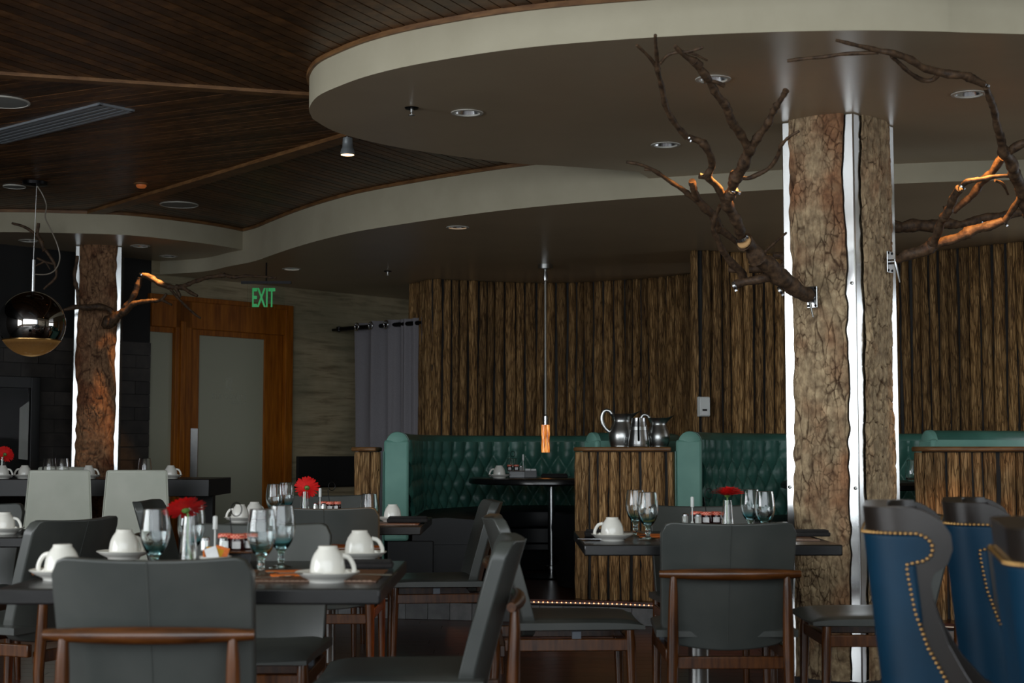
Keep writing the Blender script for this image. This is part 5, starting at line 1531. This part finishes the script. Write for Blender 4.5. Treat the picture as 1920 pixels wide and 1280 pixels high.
# jam jars, shakers, caddies, sticks
def jar_():
    t = thing('jam_jar', 'x', 'jar')
    mk('glass_jar', MB().lathe([(0, 0.0), (0.017, 0.0), (0.0185, 0.002), (0.0185, 0.022), (0.0165, 0.027), (0.0165, 0.029), (0, 0.029)], 24), M['jam'], t, angle=0.7)
    mk('lid', MB().lathe([(0.0185, 0.0275), (0.0192, 0.028), (0.0192, 0.037), (0.017, 0.039), (0, 0.0395)], 28), M['gingham'], t, angle=0.7)
    m = MB(); n = 9
    vs = [(0.0188 * math.sin(a), -0.0188 * math.cos(a), z) for z in (0.004, 0.021) for a in np.linspace(-0.6, 0.6, n)]
    mk('label', m.add(vs, [(i, i + 1, n + i + 1, n + i) for i in range(n - 1)]), M['paper'], t)
    return t
JAR = jar_()
M['shakerbody'] = mat_simple('salt_glass', S(176, 178, 174), 0.12, 0.3)
def shaker_():
    t = thing('shaker', 'x', 'shaker')
    mk('body', MB().lathe([(0, 0), (0.011, 0), (0.011, 0.024), (0.010, 0.026), (0, 0.0265)], 8), M['shakerbody'], t, angle=0.5)
    mk('cap', MB().lathe([(0.0108, 0.0245), (0.0108, 0.030), (0.008, 0.033), (0, 0.034)], 16), M['chrome'], t)
    return t
SHK = shaker_()
TRAY = 0.052
def caddy(p, label, w_=0.15, d_=0.12, ring_h=0.175, rx=0.02):
    t = thing('condiment_caddy', label, 'caddy', p)
    mk('tray', MB().span((-w_ / 2, -d_ / 2, TRAY - 0.006), (w_ / 2, d_ / 2, TRAY)), M['walnut'], t, bev=0.002)
    mk('base_box', MB().span((-w_ / 2 + 0.012, -d_ / 2 + 0.012, 0.0), (w_ / 2 - 0.012, d_ / 2 - 0.012, TRAY - 0.006)), M['darkwood'], t, bev=0.002)
    mk('ring_handle', MB().tube([(rx, 0.02, TRAY - 0.004), (rx - 0.005, 0.02, ring_h * 0.6), (rx - 0.012, 0.02, ring_h * 0.9)], 0.0018, 8).tube([(rx + 0.008 + 0.017 * math.cos(a), 0.02, ring_h + 0.021 * math.sin(a)) for a in [2 * PI * k / 24 for k in range(24)]], 0.0018, 8, closed=True), M['darkmetal'], t)
    return t
def stick(p, label, h=0.115):
    t = thing('dipper_stick', label, 'stirrer', p)
    mk('shaft', MB().lathe([(0, 0), (0.009, 0.0), (0.003, 0.012), (0.0028, h * 0.62)], 10), M['white'], t)
    mk('head', MB().lathe([(0.003, h * 0.6), (0.0072, h * 0.62), (0.0072, h * 0.97), (0.005, h), (0, h)], 12), M['white'], t)
def condiments(cx, y, z, where, jars, shk, st, s=1.0, rx=0.02, th=0.052, ring=0.175):
    p = at(cx, 950, y)
    caddy(Vector((p.x, y, z + 0.0004)), 'dark condiment tray with a wire ring handle on ' + where, 0.16, 0.13, ring, rx)
    k = 0
    for jx, dy, word in jars:
        place(JAR, (at(jx, 950, y + dy).x, y + dy, z + th + 0.0008), random.uniform(-0.3, 0.3), f'jam jar with red chequered lid, {word}, on {where}', 'jam jars with red chequered lids', (s, s, s))
    for jx, dy, word in shk:
        place(SHK, (at(jx, 950, y + dy).x, y + dy, z + th + 0.0008), 0, f'short white shaker {word} on {where}', 'short shakers', (s, s, s))
    q = at(st[0], 950, y + st[1])
    stick(Vector((q.x, y + st[1], z + th + 0.0008)), 'white stick with a thick head standing in the tray on ' + where, st[2])
condiments(436, 4.62, TT, 'the front table', [(424, 0.03, 'nearest the white stick'), (447, 0.0, 'second from the white stick'), (468, 0.03, 'nearest the goblets')], [(386, -0.03, 'beside the vase'), (420, -0.045, 'beside the jam jars')], (404, -0.035, 0.105), 1.25, 0.0)
condiments(1318, 6.28, TT, 'the bark column table', [(1306, 0.03, 'nearest the white stick'), (1324, -0.01, 'middle one'), (1343, 0.01, 'nearest the vase')], [(1285, 0.0, 'on its own'), (1309, -0.045, 'before the jam jars')], (1298, -0.04, 0.112), 1.25, 0.02)
condiments(618, 7.55, TT, 'the middle table', [(606, 0.03, 'nearest the gerbera'), (618, 0.0, 'middle one'), (631, 0.02, 'nearest the stemless glass')], [(592, 0.0, 'nearest the vase'), (607, -0.045, 'before the jam jars')], (600, -0.04, 0.115), 1.2, 0.0)
# sugar packet bowl on the front table
p = at(404, 1040, 4.47)
sb = thing('packet_bowl', 'small white bowl before the jam jars on the front table', 'bowl', (p.x, 4.47, TT + 0.0004))
mk('bowl', MB().lathe([(0, 0.0), (0.03, 0.0), (0.048, 0.044), (0.0465, 0.044), (0.029, 0.003), (0, 0.003)], 30), M['ceramic'], sb, angle=0.8)
mk('foot_ring', MB().lathe([(0.02, 0.0), (0.022, -0.0003), (0.028, -0.0003), (0.029, 0.001)], 24), M['ceramic'], sb)
for k in range(9):
    a = k * 0.9; r_ = 0.012 + 0.016 * (k % 3) / 2
    o = mk('sugar_packet', MB().box((0, 0, 0), (0.036, 0.004, 0.034)), M['yellow'] if k % 3 == 0 else (M['orange'] if k % 3 == 1 else M['paper']), None, smooth=False)
    o.location = (p.x + r_ * math.cos(a), 4.47 + r_ * math.sin(a), TT + 0.05 + 0.005 * (k % 2)); o.rotation_euler = (random.uniform(-0.3, 0.3), random.uniform(-0.35, 0.35), random.uniform(-0.8, 0.8))
    o['category'] = 'packet'; o['kind'] = 'thing'; o['group'] = 'packets in the bowl'
    o['label'] = ['yellow', 'orange', 'white'][k % 3] + ' paper packet in the small white bowl, ' + {0: 'third nearest', 1: 'second nearest', 2: 'nearest'}[k // 3] + ' of its colour to the vase'
# booth table set
condiments(972, 11.25, PZ + 0.753, 'the round booth table', [(956, 0.05, 'nearest the cup'), (968, 0.02, 'nearest the small box')], [(977, -0.05, 'tall-looking one by the small box')], (981, 0.0, 0.12), 1.1, -0.05)
p = at(995, 885, 11.2)
bx = thing('packet_box', 'dark open box of packets on the round booth table', 'box', (p.x, 11.2, PZ + 0.7535))
mk('box_body', MB().span((-0.045, -0.04, 0), (0.045, 0.04, 0.052)), M['blackplastic'], bx, smooth=False, bev=0.002)
mk('packet_row', MB().span((-0.04, -0.03, 0.05), (-0.002, 0.03, 0.066)).span((0.002, -0.03, 0.05), (0.04, 0.03, 0.064)), M['paper'], bx, smooth=False)
for jx, dy in ((957, 0.05), (968, 0.02)):
    pass
# placemats, napkins, cutlery
M['beads'] = mat_simple('bead_metal', S(120, 96, 80), 0.45, 0.6)
def placemat(cx, y0, y1, x0, x1, label, z=TT):
    t = thing('placemat', label, 'placemat', ((x0 + x1) / 2, (y0 + y1) / 2, z + 0.0002))
    hx, hy = (x1 - x0) / 2, (y1 - y0) / 2
    mk('mat', MB().span((-hx, -hy, 0), (hx, hy, 0.0025)), M['bronze'], t, smooth=False)
    bd = MB(); n = int((2 * hx) / 0.014)
    for k in range(n):
        bd.add([(-hx + 0.014 * k + a, b, c) for a, b, c in ((0.001, -hy - 0.001, 0.001), (0.012, -hy - 0.001, 0.001), (0.012, -hy - 0.001, 0.005), (0.001, -hy - 0.001, 0.005), (0.001, -hy + 0.006, 0.005), (0.012, -hy + 0.006, 0.005))], [(0, 1, 2, 3), (3, 2, 5, 4)])
    o = mk('beaded_edge', bd, M['beads'], t, smooth=False); o['kind'] = 'stuff'
xw = lambda a, y: at(a, 950, y).x
placemat(0, 7.2, 7.5, -0.70, -0.45, 'bronze woven placemat with a beaded edge at the middle table end')
placemat(0, 5.95, 6.3, 0.98, 1.22, 'bronze placemat with a beaded edge beside the column on the bark column table')
placemat(0, 4.1, 4.5, -0.80, -0.37, 'bronze woven placemat at the front table, under the black napkin')
def thin(name, label, cat, loc, size, mat, rz=0, bev=0.003, part='sheet', fold=False):
    t = thing(name, label, cat, loc, rz)
    mk(part, MB().box((0, 0, size[2] / 2), size), mat, t, bev=bev)
    if fold:
        mk('folded_edge', MB().box((0.0, -size[1] * 0.1, size[2] + 0.004), (size[0] * 0.94, size[1] * 0.7, 0.009)), mat, t, bev=bev)
    return t
thin('napkin', 'black folded napkin between the two end cups on the front table', 'napkin', (xw(676, 4.55), 4.56, TT + 0.003), (0.2, 0.1, 0.016), M['napkin'], 0.05, 0.006, 'cloth', True)
thin('napkin', 'black folded napkin on the beaded placemat of the middle table', 'napkin', (xw(765, 7.42), 7.42, TT + 0.003), (0.2, 0.12, 0.02), M['napkin'], 0, 0.006, 'cloth', True)
thin('napkin', 'black folded napkin on the bark column table beside the column', 'napkin', (xw(1512, 6.25), 6.24, TT + 0.003), (0.17, 0.12, 0.018), M['napkin'], 0, 0.006, 'cloth', True)
thin('napkin', 'black folded napkin behind the cup on the bark column table', 'napkin', (xw(1130, 6.25), 6.25, TT + 0.0006), (0.15, 0.1, 0.02), M['napkin'], 0, 0.006, 'cloth', True)
thin('napkin', 'black folded napkin lying on the round booth table', 'napkin', (xw(1040, 11.2), 11.25, PZ + 0.7535), (0.2, 0.12, 0.02), M['napkin'], 0, 0.006, 'cloth', True)
thin('napkin', 'orange paper napkin beside the cup on the front table', 'napkin', (xw(556, 4.32), 4.34, TT + 0.0036), (0.16, 0.19, 0.003), M['orange'], 0.25, 0.0008)
thin('napkin', 'orange woven mat piece behind the goblets on the bark column table', 'napkin', (xw(1228, 6.2), 6.28, TT + 0.0006), (0.13, 0.22, 0.003), M['orange'], 0.0, 0.0008)
def spoon(loc, rz, label, name='spoon', cat='spoon'):
    t = thing(name, label, cat, loc, rz)
    if name == 'spoon':
        mk('bowl', MB().grid(lambda u, v: (0.07 + 0.024 * math.cos(2 * PI * u) * v, 0.013 * math.sin(2 * PI * u) * v, 0.004 + 0.005 * v * v), 20, 6, True), M['chrome'], t)
    else:
        mk('blade', MB().add([(0.0, -0.008, 0.003), (0.1, -0.008, 0.003), (0.11, 0.002, 0.003), (0.0, 0.008, 0.003), (0.0, -0.008, 0.0045), (0.1, -0.008, 0.0045), (0.11, 0.002, 0.0045), (0.0, 0.008, 0.0045)], [(0, 3, 2, 1), (4, 5, 6, 7), (0, 1, 5, 4), (1, 2, 6, 5), (2, 3, 7, 6), (3, 0, 4, 7)]), M['chrome'], t, smooth=False)
    mk('handle', MB().tube([(0.05, 0, 0.006), (0.0, 0, 0.008), (-0.08, 0, 0.006)], [0.003, 0.0028, 0.0055], 8, squash=0.55), M['chrome'], t)
    return t
spoon((xw(686, 4.28), 4.22, TT + 0.003), PI, 'shiny spoon beside the front cup on the front table')
spoon((xw(492, 4.1), 4.12, TT + 0.003), 0.5, 'shiny spoon by the nearest chair back on the front table')
spoon((xw(604, 4.0) - 0.08, 4.06, TT + 0.02), 2.9, 'small spoon resting on the front cup saucer')
spoon((xw(1182, 6.1), 6.1, TT + 0.003), 0.5, 'small spoon between cup and goblets on the bark column table')
spoon((xw(1135, 5.95), 5.95, TT + 0.003), 3.0, 'table knife behind the cup on the bark column table', 'knife', 'knife')
# water pitchers on the half wall cap
def pitcher(x, y, s, rz, label, slim=False):
    z = 1.1285
    t = thing('pitcher', label, 'pitcher', (x, y, z), rz)
    if slim:
        o = [(0, 0), (0.075, 0), (0.076, 0.006), (0.062, 0.10), (0.05, 0.17), (0.049, 0.195)]
        i = [(0.047, 0.195), (0.05, 0.16), (0.06, 0.08), (0.07, 0.01), (0, 0.008)]
    else:
        o = [(0, 0), (0.066, 0), (0.072, 0.008), (0.082, 0.05), (0.08, 0.09), (0.064, 0.135), (0.056, 0.16), (0.062, 0.185), (0.076, 0.205)]
        i = [(0.074, 0.205), (0.06, 0.185), (0.0535, 0.16), (0.062, 0.132), (0.077, 0.09), (0.078, 0.05), (0.066, 0.01), (0, 0.008)]
    m = MB().lathe([tuple(p) for p in crom([(a * s, b * s) for a, b in o], 4)] + [tuple(p) for p in crom([(a * s, b * s) for a, b in i], 4)], 40)
    if not slim:   # pull the rim out into a pouring lip at +x
        vv = []
        for q in m.v:
            k = max(0, (q[2] / s - 0.165) / 0.04); a = math.atan2(q[1], q[0]); e = math.exp(-(a / 0.42) ** 2)
            vv.append((q[0] + 0.045 * s * k * e, q[1] * (1 - 0.25 * k * e), q[2] + 0.022 * s * k * e))
        m.v = vv
    mk('body', m, M['chrome'] if slim else M['brushed'], t, angle=0.9)
    if slim:
        mk('band', MB().lathe([(0.0555 * s, 0.135 * s), (0.0585 * s, 0.136 * s), (0.061 * s, 0.113 * s), (0.0575 * s, 0.112 * s)], 36), M['brushed'], t)
        hp = [(-0.045, 0.18), (-0.062, 0.186), (-0.085, 0.165), (-0.09, 0.12), (-0.085, 0.07), (-0.07, 0.045)]
    else:
        hp = [(-0.056, 0.195), (-0.075, 0.222), (-0.105, 0.225), (-0.122, 0.195), (-0.12, 0.15), (-0.10, 0.115), (-0.078, 0.095)]
    mk('handle', MB().tube([(a * s, 0, b * s) for a, b in crom(hp, 6)], 0.0075 * s, 10, squash=1.6), M['darkmetal'] if slim else M['brushed'], t)
    return t
q = at(1166, 835, 9.86); pitcher(q.x, 9.86, 1.06, 0.0, 'steel water pitcher with its handle towards the slim pendant')
q = at(1237, 835, 9.85); pitcher(q.x - 0.01, 9.85, 0.93, 0.05, 'steel water pitcher beside the second booth wing')
q = at(1198, 835, 9.70); pitcher(q.x, 9.705, 0.96, PI / 2 - 0.1, 'shiny narrow jug with a dark handle between the two steel pitchers', True)
# ================================================================== ACCENT LAMPS (warm spots that rake the branches)
def spot(name, loc, target, energy, size, col=(1.0, 0.42, 0.12), blend=0.5, rad=0.02):
    l = bpy.data.lights.new(name, 'SPOT'); l.energy = energy; l.spot_size = math.radians(size); l.spot_blend = blend; l.color = col; l.shadow_soft_size = rad
    o = bpy.data.objects.new(name, l); o.location = loc
    d = Vector(target) - Vector(loc); o.rotation_euler = d.to_track_quat('-Z', 'Y').to_euler(); COL.objects.link(o)
spot('accent_spot', (1.22, 6.42, 2.69), at(1338, 330, 6.45), 280, 34, (1.0, 0.46, 0.13))
spot('accent_spot', (2.02, 6.45, 2.69), at(1848, 395, 6.75), 150, 44, (1.0, 0.46, 0.13))
spot('accent_spot', (-2.72, 11.35, 2.69), at(206, 680, 11.65), 70, 22, (1.0, 0.47, 0.14))
spot('accent_spot', (-2.62, 11.25, 2.69), at(285, 550, 11.45), 95, 26, (1.0, 0.5, 0.16))
def pt_light(name, loc, e, col, r=0.03):
    l = bpy.data.lights.new(name, 'POINT'); l.energy = e; l.color = col; l.shadow_soft_size = r
    o = bpy.data.objects.new(name, l); o.location = loc; COL.objects.link(o)
